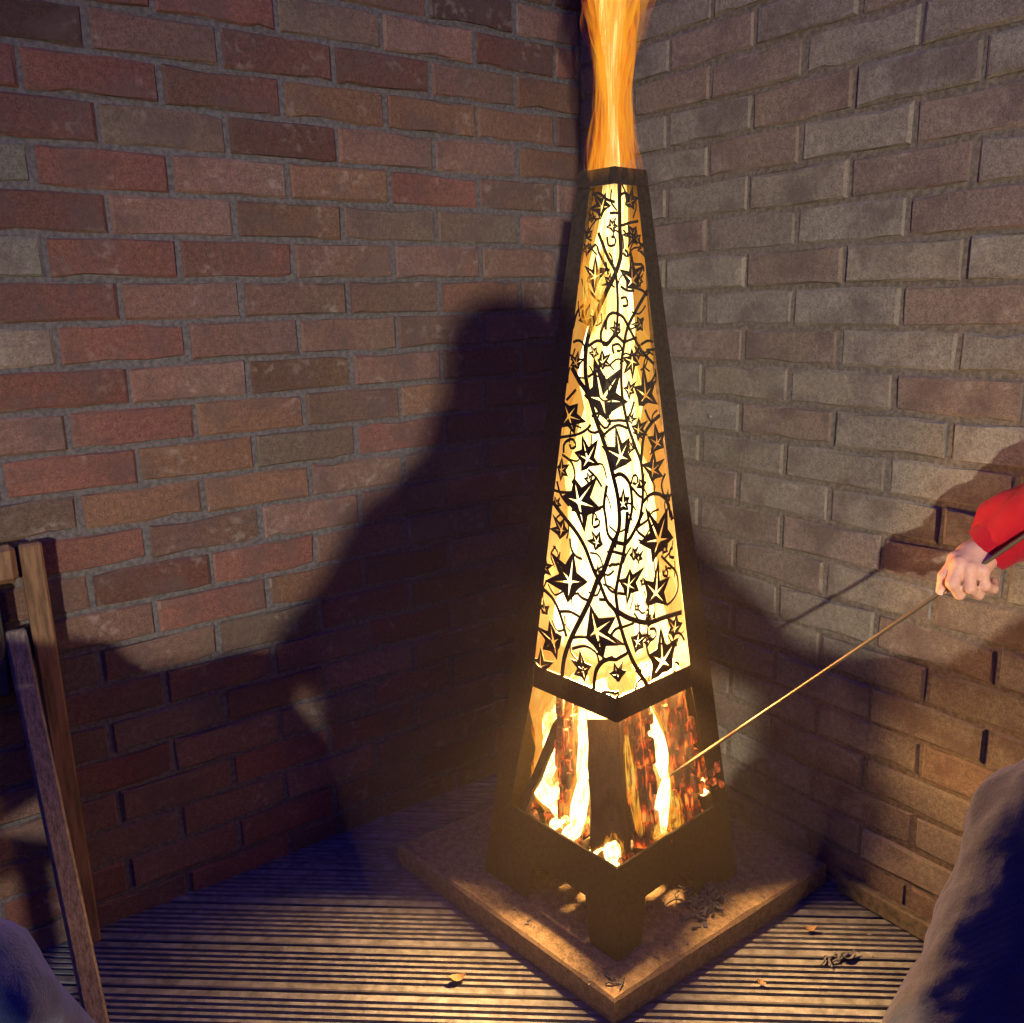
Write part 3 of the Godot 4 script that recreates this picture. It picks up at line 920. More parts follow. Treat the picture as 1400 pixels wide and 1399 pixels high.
		shell(b, -0.012 - sc * 0.004, 0.75 * (0.7 + 0.3 * sc), prof, 80 + int(sc * 50), 1.0, l[2], sway, 40, 56)
		b.surface(p, l[1])
	var plume := obj("flame_plume", p, null, self, CHIM + Vector3(0, CH - 0.006, 0))
	tag(plume, "tall orange flame shooting out of the chiminea's open top", "flame")

func build_smoke() -> void:
	# thin wood smoke that hangs round the chiminea
	var fm := FogMaterial.new()
	fm.albedo = Color(0.9, 0.86, 0.82)
	fm.density = 0.034
	var v := FogVolume.new()
	v.name = "wood_smoke"
	v.shape = RenderingServer.FOG_VOLUME_SHAPE_ELLIPSOID
	v.size = Vector3(1.0, 1.9, 1.0)
	v.position = Vector3(-0.45, 0.62, 0.52)
	v.material = fm
	add_child(v, true)
	tag(v, "thin wood smoke hanging in the brick corner round the chiminea", "smoke", "", "stuff")

func log_shape(a: Vector3, b: Vector3, w: float, d: float, turn: float, seed_: int, lumps := 0) -> MB:
	# a split log: an uneven five-sided billet, rougher at its ends
	var m := MB.new()
	var t := (b - a).normalized()
	var s := t.cross(Vector3(0.3, 0.1, 1.0)).normalized().rotated(t, turn)
	var u := s.cross(t).normalized()
	var nz := noise(seed_, 1.0, 2)
	var sec := [Vector2(-0.5, -0.42), Vector2(0.42, -0.5), Vector2(0.52, 0.2), Vector2(0.12, 0.52), Vector2(-0.48, 0.36)]
	var rings := []
	for i in 7:
		var f := i / 6.0
		var ring := []
		for k in 5:
			var j := 1.0 + 0.13 * nz.get_noise_2d(i * 2.3 + seed_, k * 7.1)
			ring.append(a.lerp(b, f) + s * sec[k].x * w * j + u * sec[k].y * d * j + t * (0.006 * nz.get_noise_2d(k * 9.0, i) if i == 0 or i == 6 else 0.0))
		rings.append(ring)
	for i in 6:
		for k in 5:
			var k2 := (k + 1) % 5
			m.outq(a.lerp(b, (i + 0.5) / 6.0), rings[i][k], rings[i][k2], rings[i + 1][k2], rings[i + 1][k])
	for i in lumps:
		# cracked scales of charcoal along the faces
		var k := rng.randi() % 5
		var f := rng.randf_range(0.03, 0.97)
		var e: Vector2 = sec[k].lerp(sec[(k + 1) % 5], rng.randf())
		var z := rng.randf_range(0.010, 0.024)
		m.bbox(Transform3D(Basis(s, t, u).rotated(t, rng.randf() * 6.0), a.lerp(b, f) + s * e.x * w + u * e.y * d), Vector3(z, z * rng.randf_range(1.0, 2.6), z * 0.5), z * 0.12)
	for e in [0, 6]:
		var mid: Vector3 = a if e == 0 else b
		for k in 5:
			var k2 := (k + 1) % 5
			if e == 0: m.outq(b, mid, rings[e][k], rings[e][k2], rings[e][k2])
			else: m.outq(a, mid, rings[e][k], rings[e][k2], rings[e][k2])
	return m

func build_logs() -> void:
	var turn := Basis(Vector3.UP, 0.101)
	var put := func(called: String, label: String, a: Vector3, b: Vector3, w: float, d: float, t: float, s: int, m: Material) -> void:
		var o := obj(called, log_shape(Vector3.ZERO, turn * (b - a), w, d, t, s, 70 if m == M.ember else 0), m, self, CHIM + turn * a)
		tag(o, label, "log", "logs in the fire")
	put.call("firewood_log", "dark unburnt squared log standing upright at the front of the fire", Vector3(-0.088, 0.129, 0.078), Vector3(-0.072, 0.40, 0.052), 0.088, 0.075, 0.5, 1, M.bark)
	put.call("firewood_log", "thin dark stick leaning across the left opening of the firebox", Vector3(-0.14, 0.135, -0.115), Vector3(-0.108, 0.36, -0.035), 0.02, 0.02, 0.2, 2, M.bark)
	put.call("firewood_log", "thin scorched log standing left of the dark log, flames on both sides", Vector3(-0.105, 0.13, -0.012), Vector3(-0.095, 0.42, -0.022), 0.032, 0.03, 0.4, 3, M.ember)
	put.call("firewood_log", "red glowing log standing just right of the dark log", Vector3(-0.018, 0.13, 0.108), Vector3(-0.035, 0.43, 0.085), 0.05, 0.045, 0.3, 4, M.ember)
	put.call("firewood_log", "big charred log with red embers at the right of the firebox", Vector3(0.098, 0.13, 0.098), Vector3(0.07, 0.45, 0.06), 0.10, 0.085, 0.9, 5, M.ember)
	put.call("firewood_log", "charred log lying at the back of the firebox", Vector3(0.10, 0.17, -0.05), Vector3(-0.03, 0.19, -0.11), 0.07, 0.06, 0.2, 6, M.ember)
	# ember bed: lumps of glowing charcoal on the grate
	var b := MB.new()
	for i in 90:
		var p := Vector3(rng.randf_range(-0.145, 0.145), 0.133 + rng.randf_range(0, 0.012), rng.randf_range(-0.145, 0.145))
		var s := rng.randf_range(0.012, 0.03)
		b.bbox(Transform3D(Basis.from_euler(Vector3(rng.randf() * 6, rng.randf() * 6, rng.randf() * 6)), turn * p), Vector3(s, s * 0.7, s * rng.randf_range(0.7, 1.3)), s * 0.15)
	var o := obj("fire_embers", b, M.ember, self, CHIM)
	tag(o, "bed of glowing embers on the grate under the burning logs", "embers", "", "stuff")
	# crumbly grey charred end that pokes out at the right of the firebox
	var e := MB.new()
	for i in 26:
		var p := Vector3(0.128 + rng.randf_range(-0.022, 0.03), 0.225 + rng.randf_range(-0.035, 0.035), 0.146 + rng.randf_range(-0.02, 0.016))
		var s := rng.randf_range(0.010, 0.022)
		e.bbox(Transform3D(Basis.from_euler(Vector3(rng.randf() * 6, rng.randf() * 6, rng.randf() * 6)), turn * p), Vector3(s, s * 0.6, s), s * 0.12)
	o = obj("firewood_char", e, M.ember, self, CHIM)
	tag(o, "crumbling grey ash-covered log end at the firebox's right edge", "log")

func build_slab() -> void:
	# a worn paving slab: chipped arrises
	var b := MB.new()
	var cor := [Vector3(-0.618, 0, 0.806), Vector3(-0.014, 0, 0.799), Vector3(-0.045, 0, 0.19), Vector3(-0.69, 0, 0.186)]
	var loop := []
	for i in 4:
		for k in 20:
			loop.append((cor[i] as Vector3).lerp(cor[(i + 1) % 4], k / 20.0))
	var c := Vector3(-0.33, 0, 0.5)
	var n := loop.size()
	var top := []
	var rim := []
	var low := []
	for i in n:
		var p: Vector3 = loop[i]
		var inw := (c - p).normalized()
		var chip := absf(rng.randfn(0.0, 0.0016)) + (0.004 if rng.randf() < 0.06 else 0.0)
		top.append(p + inw * (0.005 + chip * 1.2) + Vector3(0, 0.05, 0))
		rim.append(p + inw * (0.001 + chip * 0.3) + Vector3(0, 0.0455 - chip, 0))
		low.append(p + Vector3(0, 0.002, 0))
	for i in n:
		var k := (i + 1) % n
		b.outq(c, low[i], low[k], rim[k], rim[i])
		b.outq(c, rim[i], rim[k], top[k], top[i])
		b.outq(c - Vector3(0, 1, 0), c + Vector3(0, 0.05, 0), top[i], top[k], top[k])
	var o := obj("paving_slab", b, M.slab)
	tag(o, "square buff concrete paving slab under the chiminea in the corner", "paving slab")
	# batten along the foot of the right wall
	var s := MB.new()
	s.box(Vector3(-0.022, 0.003, 0.83), Vector3(-0.001, 0.043, 2.3), 0.003)
	tag(obj("timber_batten", s, M.batten), "pale timber batten along the foot of the right brick wall", "batten")

func twig(b: MB, at: Vector3, l: float, a: float, r := 0.0016) -> void:
	var d := Vector3(cos(a), 0, sin(a))
	var s := Vector3(-d.z, 0, d.x)
	var p := []
	for i in 5:
		p.append(at + d * l * (i / 4.0 - 0.5) + s * rng.randf_range(-0.12, 0.12) * l + Vector3(0, r + rng.randf_range(0, 0.18) * l * (1 if i % 2 else 0.3), 0))
	b.tube(p, [r, r * 1.1, r, r * 0.8, r * 0.4], 5)

func curl(b: MB, at: Vector3, l: float, a: float, bend: float) -> void:
	# a dry leaf: a pointed blade curled along its midrib
	var X := Vector3(cos(a), 0, sin(a))
	var Z := Vector3(-X.z, 0, X.x)
	var prev := []
	for i in 7:
		var t := i / 6.0
		var w := l * 0.24 * sin(PI * pow(t, 0.8)) + 0.0004
		var y := 0.003 + bend * l * (t - 0.5) * (t - 0.5) * 2.0
		var mid := at + X * l * (t - 0.5) + Vector3(0, y, 0)
		var row := [mid - Z * w + Vector3(0, w * 0.7, 0), mid, mid + Z * w + Vector3(0, w * 0.6, 0)]
		if prev:
			for k in 2:
				b.quad(prev[k + 1], prev[k], row[k], row[k + 1])
				var dn := Vector3(0, -0.0006, 0)
				b.quad(prev[k] + dn, prev[k + 1] + dn, row[k + 1] + dn, row[k] + dn)
		prev = row

func build_debris() -> void:
	# charcoal crumbs raked out to the right of the foot
	var b := MB.new()
	for i in 150:
		var g := Vector2(rng.randfn(0, 0.030), rng.randfn(0, 0.019))
		var p := Vector3(-0.298 + g.x - g.y * 0.5, 0.053 + maxf(0, 0.026 - g.length() * 0.5) * rng.randf(), 0.722 + g.y - g.x * 0.25)
		var s := rng.randf_range(0.005, 0.014)
		b.bbox(Transform3D(Basis.from_euler(Vector3(rng.randf() * 6, rng.randf() * 6, rng.randf() * 6)), p), Vector3(s, s * 0.4, s * rng.randf_range(0.6, 1.9)), s * 0.1)
	for i in 34:
		twig(b, Vector3(-0.30 + rng.randfn(0, 0.032), 0.052 + rng.randf() * 0.012, 0.722 + rng.randfn(0, 0.022)), rng.randf_range(0.02, 0.05), rng.randf() * 6.0, 0.0014)
	tag(obj("charcoal_crumbs", b, M.char), "heap of blue-black charcoal crumbs on the slab right of the chiminea's foot", "charcoal", "", "stuff")
	b = MB.new()
	for i in 40:
		var p := Vector3(rng.randf_range(-0.6, -0.05), 0.0515, rng.randf_range(0.72, 0.79))
		if rng.randf() < 0.3: p = Vector3(rng.randf_range(-0.64, -0.59), 0.0515, rng.randf_range(0.3, 0.78))
		var s := rng.randf_range(0.002, 0.005)
		b.bbox(Transform3D(Basis(Vector3.UP, rng.randf() * 6), p), Vector3(s, s * 0.5, s * 2.0), 0.0)
	for i in 30:
		var a := rng.randf_range(0, 6.28)
		var p := Vector3(-0.55 + cos(a) * rng.randf_range(0.4, 0.7), 0.001, 0.9 + sin(a) * 0.35)
		if p.z < 0.84 and p.x > -0.72: continue
		var s := rng.randf_range(0.002, 0.005)
		b.bbox(Transform3D(Basis(Vector3.UP, rng.randf() * 6), p), Vector3(s, s * 0.6, s * 2.0), 0.0)
	tag(obj("ash_crumbs", b, M.ash), "scattered crumbs of ash along the front edges of the slab", "ash", "", "stuff")
	# sprig on the slab's front corner
	b = MB.new()
	for i in 5: twig(b, Vector3(-0.590 + rng.randf_range(-0.006, 0.006), 0.051, 0.768 + i * 0.008 - 0.012), 0.03, rng.randf_range(0.2, 2.4), 0.0016)
	tag(obj("dry_sprig", b, M.char), "small dark dry sprig lying on the slab's front corner", "twig")
	b = MB.new()
	for i in 6: twig(b, Vector3(-0.205 + i * 0.008, 0.002, 0.935 + i * 0.004), 0.045, rng.randf_range(-0.6, 0.9), 0.002)
	curl(b, Vector3(-0.172, 0.002, 0.955), 0.035, 0.3, 0.5)
	tag(obj("dry_sprig", b, M.char), "dark dry sprig lying on the deck right of the slab", "twig")
	for l in [[-0.775, 0.561, 0.034, 0.3, "curled pale dry leaf on the deck left of the slab"], [-0.165, 0.868, 0.026, 0.5, "small orange dry leaf on the deck between the slab and the right wall"], [-0.35, 0.90, 0.018, 1.2, "tiny pale leaf scrap on the deck beside the slab's right edge"]]:
		b = MB.new()
		curl(b, Vector3.ZERO, l[2], l[3], 0.7)
		tag(obj("dry_leaf", b, M.leaf, self, Vector3(l[0], 0.002, l[1])), l[4], "leaf", "dry leaves on the deck")
	b = MB.new()
	b.tube([Vector3(0.004, 0, 0), Vector3(-0.005, 0, 0), Vector3(-0.0056, 0, 0)], [0.0022, 0.004, 0.0015], 8)
	tag(obj("screw_head", b, M.screw, self, Vector3(-0.001, 0.948, 0.4365)), "bright metal screw head in the right brick wall beside the chiminea", "screw")

func build_chair() -> void:
	var ch := base("garden_chair", "old wooden folding chair standing against the left brick wall", "chair", Vector3(-1.53, 0, 0.05))
	var o := ch.position
	var bar := func(called: String, a: Vector3, b: Vector3, w: float, d: float, m: Material, bev := 0.004) -> MeshInstance3D:
		var t := (b - a).normalized()
		var x := Vector3.RIGHT
		var z := x.cross(t).normalized()
		x = t.cross(z).normalized()
		var mb := MB.new()
		mb.bbox(Transform3D(Basis(x, t, z), Vector3.ZERO), Vector3(w, (b - a).length(), d), bev)
		return obj(called, mb, m, ch, (a + b) / 2.0 - o)
	for s in [1.0, -1.0]:
		var x := func(v: float) -> float: return v if s > 0 else -3.06 - v
		var p = bar.call("back_post", Vector3(x.call(-1.288), 0, 0.035), Vector3(x.call(-1.292), 0.812, 0.05), 0.036, 0.022, M.wood)
		for y in ([0.385, 0.15, 0.135] if s > 0 else [0.38]):
			var bt := MB.new()
			bt.tube([Vector3(0, y, 0.008), Vector3(0, y, 0.0125), Vector3(0, y, 0.013)], [0.005, 0.005, 0.002], 8)
			obj("bolt", bt, M.screw if y > 0.3 else M.shoe, p)
		bar.call("front_leg", Vector3(x.call(-1.328), 0, 0.335), Vector3(x.call(-1.334), 0.66, 0.045), 0.034, 0.024, M.wood_grey)
	bar.call("seat_rail", Vector3(-1.745, 0.512, 0.062), Vector3(-1.312, 0.512, 0.062), 0.030, 0.034, M.wood)
	bar.call("bottom_rail", Vector3(-1.745, 0.115, 0.045), Vector3(-1.33, 0.115, 0.045), 0.028, 0.03, M.panel)
	var bp := MB.new()
	bp.box(Vector3(-1.74, 0.55, 0.052), Vector3(-1.352, 0.745, 0.068), 0.006)
	obj("back_panel", bp, M.panel, ch, -o)
	var rail := MB.new()
	rail.box(Vector3(-1.76, 0.752, 0.05), Vector3(-1.317, 0.818, 0.078), 0.009)
	obj("top_rail", rail, M.wood, ch, -o)

func build_poker() -> void:
	var a := Vector3(-0.3527, 0.2941, 0.652)
	var g := Vector3(-0.1949, 0.7471, 1.073)
	var d := (g - a).normalized()
	var b := MB.new()
	b.tube([a - a, d * 0.03, d * 0.1, g - a, g + d * 0.42 - a, g + d * 0.43 - a], [0.001, 0.0028, 0.0031, 0.0031, 0.0031, 0.001], 8)
	tag(obj("poker", b, M.rod, self, a), "long thin metal poker reaching from the hand into the firebox", "poker")

func head(b: Array, c: Vector3, f: Vector3) -> void:
	var r := f.cross(Vector3.UP)
	b.append([c + Vector3(0, 0.035, 0) - f * 0.012, c + Vector3(0, 0.03, 0) + f * 0.02, 0.086, 0.08])
	b.append([c + f * 0.025, c + Vector3(0, -0.075, 0) + f * 0.055, 0.066, 0.032])
	b.append([c + f * 0.092 + Vector3(0, 0.005, 0), c + f * 0.112 + Vector3(0, -0.024, 0), 0.010, 0.015])
	for s in [-1.0, 1.0]:
		b.append([c + r * s * 0.083 + Vector3(0, 0.015, 0), c + r * s * 0.086 + Vector3(0, -0.02, 0), 0.016, 0.010])
	b.append([c + f * 0.085 + Vector3(0, -0.055, 0) - r * 0.02, c + f * 0.085 + Vector3(0, -0.055, 0) + r * 0.02, 0.012, 0.012])

const H := {"wrist": Vector3(-0.1259, 0.8120, 1.1080), "fore": Vector3(-0.1085, 0.8445, 1.1370), "elbow": Vector3(-0.1100, 0.9250, 1.2450), "palm": Vector3(-0.1510, 0.7992, 1.0973), "mcp1": Vector3(-0.1777, 0.8017, 1.0862), "pip1": Vector3(-0.1969, 0.7772, 1.0794), "tip1": Vector3(-0.1990, 0.7534, 1.0759), "mcp2": Vector3(-0.1898, 0.7985, 1.0973), "pip2": Vector3(-0.2079, 0.7725, 1.0982), "dip2": Vector3(-0.1918, 0.7529, 1.1027), "tip2": Vector3(-0.1719, 0.7563, 1.1009), "mcp3": Vector3(-0.1862, 0.7942, 1.1113), "pip3": Vector3(-0.1944, 0.7677, 1.1181), "dip3": Vector3(-0.1735, 0.7539, 1.1220), "tip3": Vector3(-0.1534, 0.7608, 1.1156), "mcp4": Vector3(-0.1744, 0.7923, 1.1230), "pip4": Vector3(-0.1754, 0.7704, 1.1311), "dip4": Vector3(-0.1544, 0.7620, 1.1335), "tip4": Vector3(-0.1369, 0.7680, 1.1254), "th0": Vector3(-0.1266, 0.8031, 1.0936), "th1": Vector3(-0.1505, 0.7772, 1.0787), "th2": Vector3(-0.1790, 0.7509, 1.0733)}

func build_poker_person() -> void:
	# sits to the right, mostly out of the picture: the left knee, and the arm that holds the poker
	var p := base("person", "person in a red jumper and blue jeans holding a poker, seated at the right", "person", Vector3(-0.3, 0, 1.8))
	var o := -p.position
	var hip_l := Vector3(-0.42, 0.53, 1.80)
	var hip_r := Vector3(-0.20, 0.53, 1.82)
	var knee_l := Vector3(-0.405, 0.567, 1.335)
	var knee_r := Vector3(-0.10, 0.56, 1.38)
	var ank_l := Vector3(-0.82, 0.10, 1.38)
	var ank_r := Vector3(-0.14, 0.10, 1.36)
	var neck := Vector3(-0.28, 1.05, 1.80)
	var sh_l := Vector3(-0.43, 0.98, 1.84)
	var sh_r := Vector3(-0.12, 0.98, 1.66)
	var fwd := Vector3(-0.15, 0, -1).normalized()
	# skin: one continuous figure
	var hb := [[H.fore, H.wrist, 0.030, 0.026], [H.wrist, H.palm, 0.027, 0.028], [H.palm, H.mcp1, 0.024, 0.0135], [H.palm, H.mcp2, 0.025, 0.0135], [H.palm, H.mcp3, 0.025, 0.013], [H.wrist, H.mcp4, 0.023, 0.012]]
	hb.append_array([[H.mcp1, H.pip1, 0.0115, 0.0095], [H.pip1, H.tip1, 0.0095, 0.0068], [H.mcp2, H.pip2, 0.0118, 0.0098], [H.pip2, H.dip2, 0.0096, 0.0084], [H.dip2, H.tip2, 0.0084, 0.007], [H.mcp3, H.pip3, 0.0112, 0.0094], [H.pip3, H.dip3, 0.0092, 0.0082], [H.dip3, H.tip3, 0.008, 0.007], [H.mcp4, H.pip4, 0.010, 0.0084], [H.pip4, H.dip4, 0.0084, 0.0074], [H.dip4, H.tip4, 0.0074, 0.0064], [H.th0, H.th1, 0.0155, 0.0115], [H.th1, H.th2, 0.0112, 0.0078]])
	for q in hb:
		if q[2] < 0.02 or q[3] < 0.012:
			q[2] *= 0.93; q[3] *= 0.93
	var hand := body(hb, 0.0028, 0.004)
	var sk := [[H.fore, H.elbow, 0.030, 0.036], [H.elbow, sh_r, 0.036, 0.046], [sh_r, neck, 0.04, 0.045], [sh_l, neck, 0.04, 0.045], [neck, neck + Vector3(0, 0.12, 0) + fwd * 0.02, 0.056, 0.054], [neck - Vector3(0, 0.1, 0), (hip_l + hip_r) / 2, 0.07, 0.07], [hip_l, knee_l, 0.06, 0.05], [hip_r, knee_r, 0.06, 0.05], [knee_l, ank_l, 0.045, 0.034], [knee_r, ank_r, 0.045, 0.034], [sh_l, Vector3(-0.56, 0.76, 1.72), 0.044, 0.036], [Vector3(-0.56, 0.76, 1.72), Vector3(-0.44, 0.66, 1.50), 0.034, 0.026], [Vector3(-0.44, 0.66, 1.50), Vector3(-0.43, 0.645, 1.44), 0.028, 0.022]]
	for k in 4:
		var q := Vector3(-0.46 + k * 0.02, 0.645, 1.43)
		sk.append([q, q + Vector3(-0.004 + k * 0.004, -0.005, -0.05 + absf(k - 1.5) * 0.006), 0.010, 0.008])
	sk.append([Vector3(-0.415, 0.65, 1.47), Vector3(-0.385, 0.64, 1.42), 0.012, 0.009])
	head(sk, neck + Vector3(0, 0.21, 0) + fwd * 0.03, fwd)
	var whole := body(sk, 0.011, 0.03)
	var arr := hand.surface_get_arrays(0)
	whole.add_surface_from_arrays(Mesh.PRIMITIVE_TRIANGLES, arr)
	obj("body", whole, M.skin, p, o)
	var hair := body([[neck + Vector3(0, 0.27, 0) - fwd * 0.01, neck + Vector3(0, 0.2, 0) - fwd * 0.04, 0.09, 0.088], [neck + Vector3(0, 0.2, 0) - fwd * 0.045, neck + Vector3(0, 0.06, 0) - fwd * 0.05, 0.075, 0.05]], 0.012, 0.02)
	obj("hair", hair, M.hair, p, o)
	for q in [[H.tip1, H.pip1], [H.th2, H.th1]]:
		var nd: Vector3 = (q[0] - q[1]).normalized()
		var side := nd.cross(Vector3(-0.75, 0.1, 0.65)).normalized()
		var outn := side.cross(nd).normalized()
		if outn.dot(Vector3(-0.75, 0.2, 0.65)) < 0: outn = -outn
		var nl := MB.new()
		nl.bbox(Transform3D(Basis(side, nd, outn), q[0] + outn * 0.0066), Vector3(0.007, 0.009, 0.0016), 0.0006)
		obj("nail", nl, M.nail, p, o)
	# jumper: torso and arms; the cuff ends at the wrist
	var cuff: Vector3 = H.wrist.lerp(H.fore, 0.62)
	var away := Vector3(0.009, 0.0035, -0.011)
	var jb := [[cuff + away * 0.2, H.fore + away, 0.037, 0.046], [H.fore + away, H.elbow + away, 0.047, 0.056], [H.elbow + away, sh_r, 0.052, 0.068], [sh_r, neck - Vector3(0, 0.04, 0), 0.072, 0.07], [sh_l, neck - Vector3(0, 0.04, 0), 0.072, 0.07], [neck - Vector3(0.06, 0.14, 0), hip_l + Vector3(0.02, 0.05, 0), 0.125, 0.13], [neck - Vector3(-0.06, 0.14, 0), hip_r + Vector3(-0.02, 0.05, 0), 0.125, 0.13], [sh_l, Vector3(-0.56, 0.76, 1.72), 0.064, 0.05], [Vector3(-0.56, 0.76, 1.72), Vector3(-0.45, 0.668, 1.52), 0.048, 0.038]]
	obj("red_jumper", body(jb, 0.0075, 0.03, 0.012, 4), M.red, p, o)
	var cf := MB.new()
	var ca: Vector3 = cuff + away * 0.2
	var cd: Vector3 = (H.fore - H.wrist).normalized()
	cf.tube([ca - cd * 0.034, ca - cd * 0.033, ca - cd * 0.028, ca - cd * 0.008, ca + cd * 0.004, ca + cd * 0.006], [0.030, 0.0375, 0.039, 0.0405, 0.0395, 0.034], 22)
	obj("cuff", cf, M.red, p, o)
	# jeans
	var jl := [[hip_l, knee_l + Vector3(0, 0.005, 0.04), 0.098, 0.082], [knee_l + Vector3(0, 0.0, 0.03), knee_l + Vector3(-0.01, -0.02, 0), 0.08, 0.072], [knee_l + Vector3(-0.005, -0.01, 0.005), knee_l.lerp(ank_l, 0.45), 0.075, 0.078], [knee_l.lerp(ank_l, 0.45), ank_l + Vector3(0, -0.02, 0), 0.078, 0.074], [hip_r, knee_r, 0.098, 0.078], [knee_r, ank_r + Vector3(0, -0.02, 0), 0.074, 0.066], [hip_l, hip_r, 0.12, 0.12]]
	var jeans = obj("jeans", body(jl, 0.0075, 0.035, 0.008, 5), M.denim, p, o)
	var seam := MB.new()
	var sp := []
	for i in 12:
		var t := i / 11.0
		var c := knee_l.lerp(ank_l, -0.02 + t * 0.9)
		sp.append(c + Vector3(-0.98, 0, 0.19) * (0.0835 + 0.001 * sin(i * 1.7)))
	seam.tube(sp, sp.map(func(_x): return 0.0024), 6)
	obj("seam", seam, M.thread, jeans)
	for q in [[ank_l, 0.0], [ank_r, 0.0]]:
		var a: Vector3 = q[0]
		obj("shoe", body([[a + Vector3(0, -0.055, 0.035), a + Vector3(-0.01, -0.062, -0.14), 0.040, 0.034], [a + Vector3(0, -0.01, 0.01), a + Vector3(0, -0.05, 0.01), 0.044, 0.045]], 0.010, 0.02), M.shoe, p, o)
	stool("wooden stool under the person in the red jumper", Vector3(-0.30, 0, 1.86))

func stool(label: String, at: Vector3) -> Node3D:
	var s := base("wooden_stool", label, "stool", at)
	var b := MB.new()
	b.box(Vector3(-0.19, 0.39, -0.15), Vector3(0.19, 0.42, 0.15), 0.006)
	obj("seat", b, M.wood, s)
	for x in [-0.16, 0.16]:
		for z in [-0.12, 0.12]:
			var l := MB.new()
			l.box(Vector3(x - 0.017, 0, z - 0.017), Vector3(x + 0.017, 0.388, z + 0.017), 0.003)
			obj("leg", l, M.wood, s)
	return s

func build_photographer() -> void:
	var p := base("person", "person in dark jacket taking the picture, seen only as the big shadow between the walls", "person", Vector3(-1.63, 0, 1.94))
	var o := -p.position
	var C := Vector3(-1.4806, 1.1935, 1.7357)
	var f := Vector3(0.586, 0, -0.81)
	var r := Vector3(0.81, 0, 0.586)
	var at := func(fw: float, rt: float, y: float) -> Vector3: return Vector3(C.x, y, C.z) + f * fw + r * rt
	var hip_l: Vector3 = at.call(0.02, -0.13, 0.50)
	var hip_r: Vector3 = at.call(0.0, 0.12, 0.50)
	var knee_l: Vector3 = at.call(0.34, -0.16, 0.55)
	var knee_r: Vector3 = at.call(0.34, 0.16, 0.55)
	var ank_l: Vector3 = at.call(0.42, -0.17, 0.10)
	var ank_r: Vector3 = at.call(0.42, 0.17, 0.10)
	var neck: Vector3 = at.call(-0.24, 0.01, 1.07)
	var sh_l: Vector3 = at.call(-0.22, -0.15, 1.02)
	var sh_r: Vector3 = at.call(-0.22, 0.19, 1.01)
	var el_l: Vector3 = at.call(-0.20, -0.275, 0.86)
	var el_r: Vector3 = at.call(-0.20, 0.345, 0.85)
	var ha_l: Vector3 = at.call(-0.045, -0.085, 1.14)
	var ha_r: Vector3 = at.call(-0.045, 0.085, 1.14)
	var hd: Vector3 = at.call(-0.22, 0.01, 1.225)
	var sk := [[neck, hd - Vector3(0, 0.08, 0), 0.056, 0.055], [neck - Vector3(0, 0.1, 0), (hip_l + hip_r) / 2, 0.07, 0.07], [sh_l, neck, 0.04, 0.045], [sh_r, neck, 0.04, 0.045], [sh_l, el_l, 0.045, 0.036], [sh_r, el_r, 0.045, 0.036], [el_l, ha_l, 0.034, 0.026], [el_r, ha_r, 0.034, 0.026], [hip_l, knee_l, 0.06, 0.05], [hip_r, knee_r, 0.06, 0.05], [knee_l, ank_l, 0.045, 0.034], [knee_r, ank_r, 0.045, 0.034]]
	for s in [-1.0, 1.0]:
		var h: Vector3 = ha_l if s < 0 else ha_r
		sk.append([h, h + Vector3(0, 0.03, 0), 0.028, 0.026])
		for k in 4:
			var q := h + Vector3(0, 0.045 - k * 0.02, 0) - f * 0.005
			sk.append([q, q - r * s * 0.035 - f * 0.012, 0.009, 0.0085])
			sk.append([q - r * s * 0.035 - f * 0.012, q - r * s * 0.055, 0.0085, 0.007])
		sk.append([h + Vector3(0, 0.02, 0) - f * 0.02, h + Vector3(0, 0.05, 0) - f * 0.022 - r * s * 0.035, 0.012, 0.009])
	head(sk, hd, f)
	obj("body", body(sk, 0.012, 0.03), M.skin, p, o)
	obj("hair", body([[hd + Vector3(0, 0.06, 0) - f * 0.01, hd - f * 0.045, 0.092, 0.088], [hd - f * 0.04, hd - f * 0.045 - Vector3(0, 0.09, 0), 0.08, 0.062]], 0.013, 0.02), M.hair, p, o)
	var jb := [[el_l.lerp(ha_l, 0.8), el_l, 0.038, 0.052], [el_r.lerp(ha_r, 0.8), el_r, 0.038, 0.052], [el_l, sh_l, 0.056, 0.07], [el_r, sh_r, 0.056, 0.07], [sh_l, neck - Vector3(0, 0.04, 0), 0.072, 0.07], [sh_r, neck - Vector3(0, 0.04, 0), 0.072, 0.07], [neck, neck + Vector3(0, 0.05, 0) - f * 0.03, 0.085, 0.085], [sh_l + Vector3(0, -0.08, 0) + r * 0.04, hip_l + Vector3(0, 0.06, 0), 0.12, 0.14], [sh_r + Vector3(0, -0.08, 0) - r * 0.04, hip_r + Vector3(0, 0.06, 0), 0.12, 0.14]]
	obj("dark_jacket", body(jb, 0.014, 0.035, 0.006, 6), M.dark_cloth, p, o)
	var jl := [[hip_l, knee_l, 0.10, 0.076], [knee_l, knee_l.lerp(ank_l, 0.4), 0.074, 0.074], [knee_l.lerp(ank_l, 0.4), ank_l + Vector3(0, -0.02, 0), 0.074, 0.066], [hip_r, knee_r, 0.10, 0.074], [knee_r, ank_r + Vector3(0, -0.02, 0), 0.074, 0.066], [hip_l, hip_r, 0.125, 0.125]]
	obj("jeans", body(jl, 0.0095, 0.035, 0.008, 7), M.denim, p, o)
	for a in [ank_l, ank_r]:
		obj("shoe", body([[a + Vector3(0, -0.055, 0) - f * 0.035, a + Vector3(0, -0.062, 0) + f * 0.14, 0.040, 0.034], [a + Vector3(0, -0.01, 0), a + Vector3(0, -0.05, 0), 0.044, 0.045]], 0.010, 0.02), M.shoe, p, o)
	var ph := MB.new()
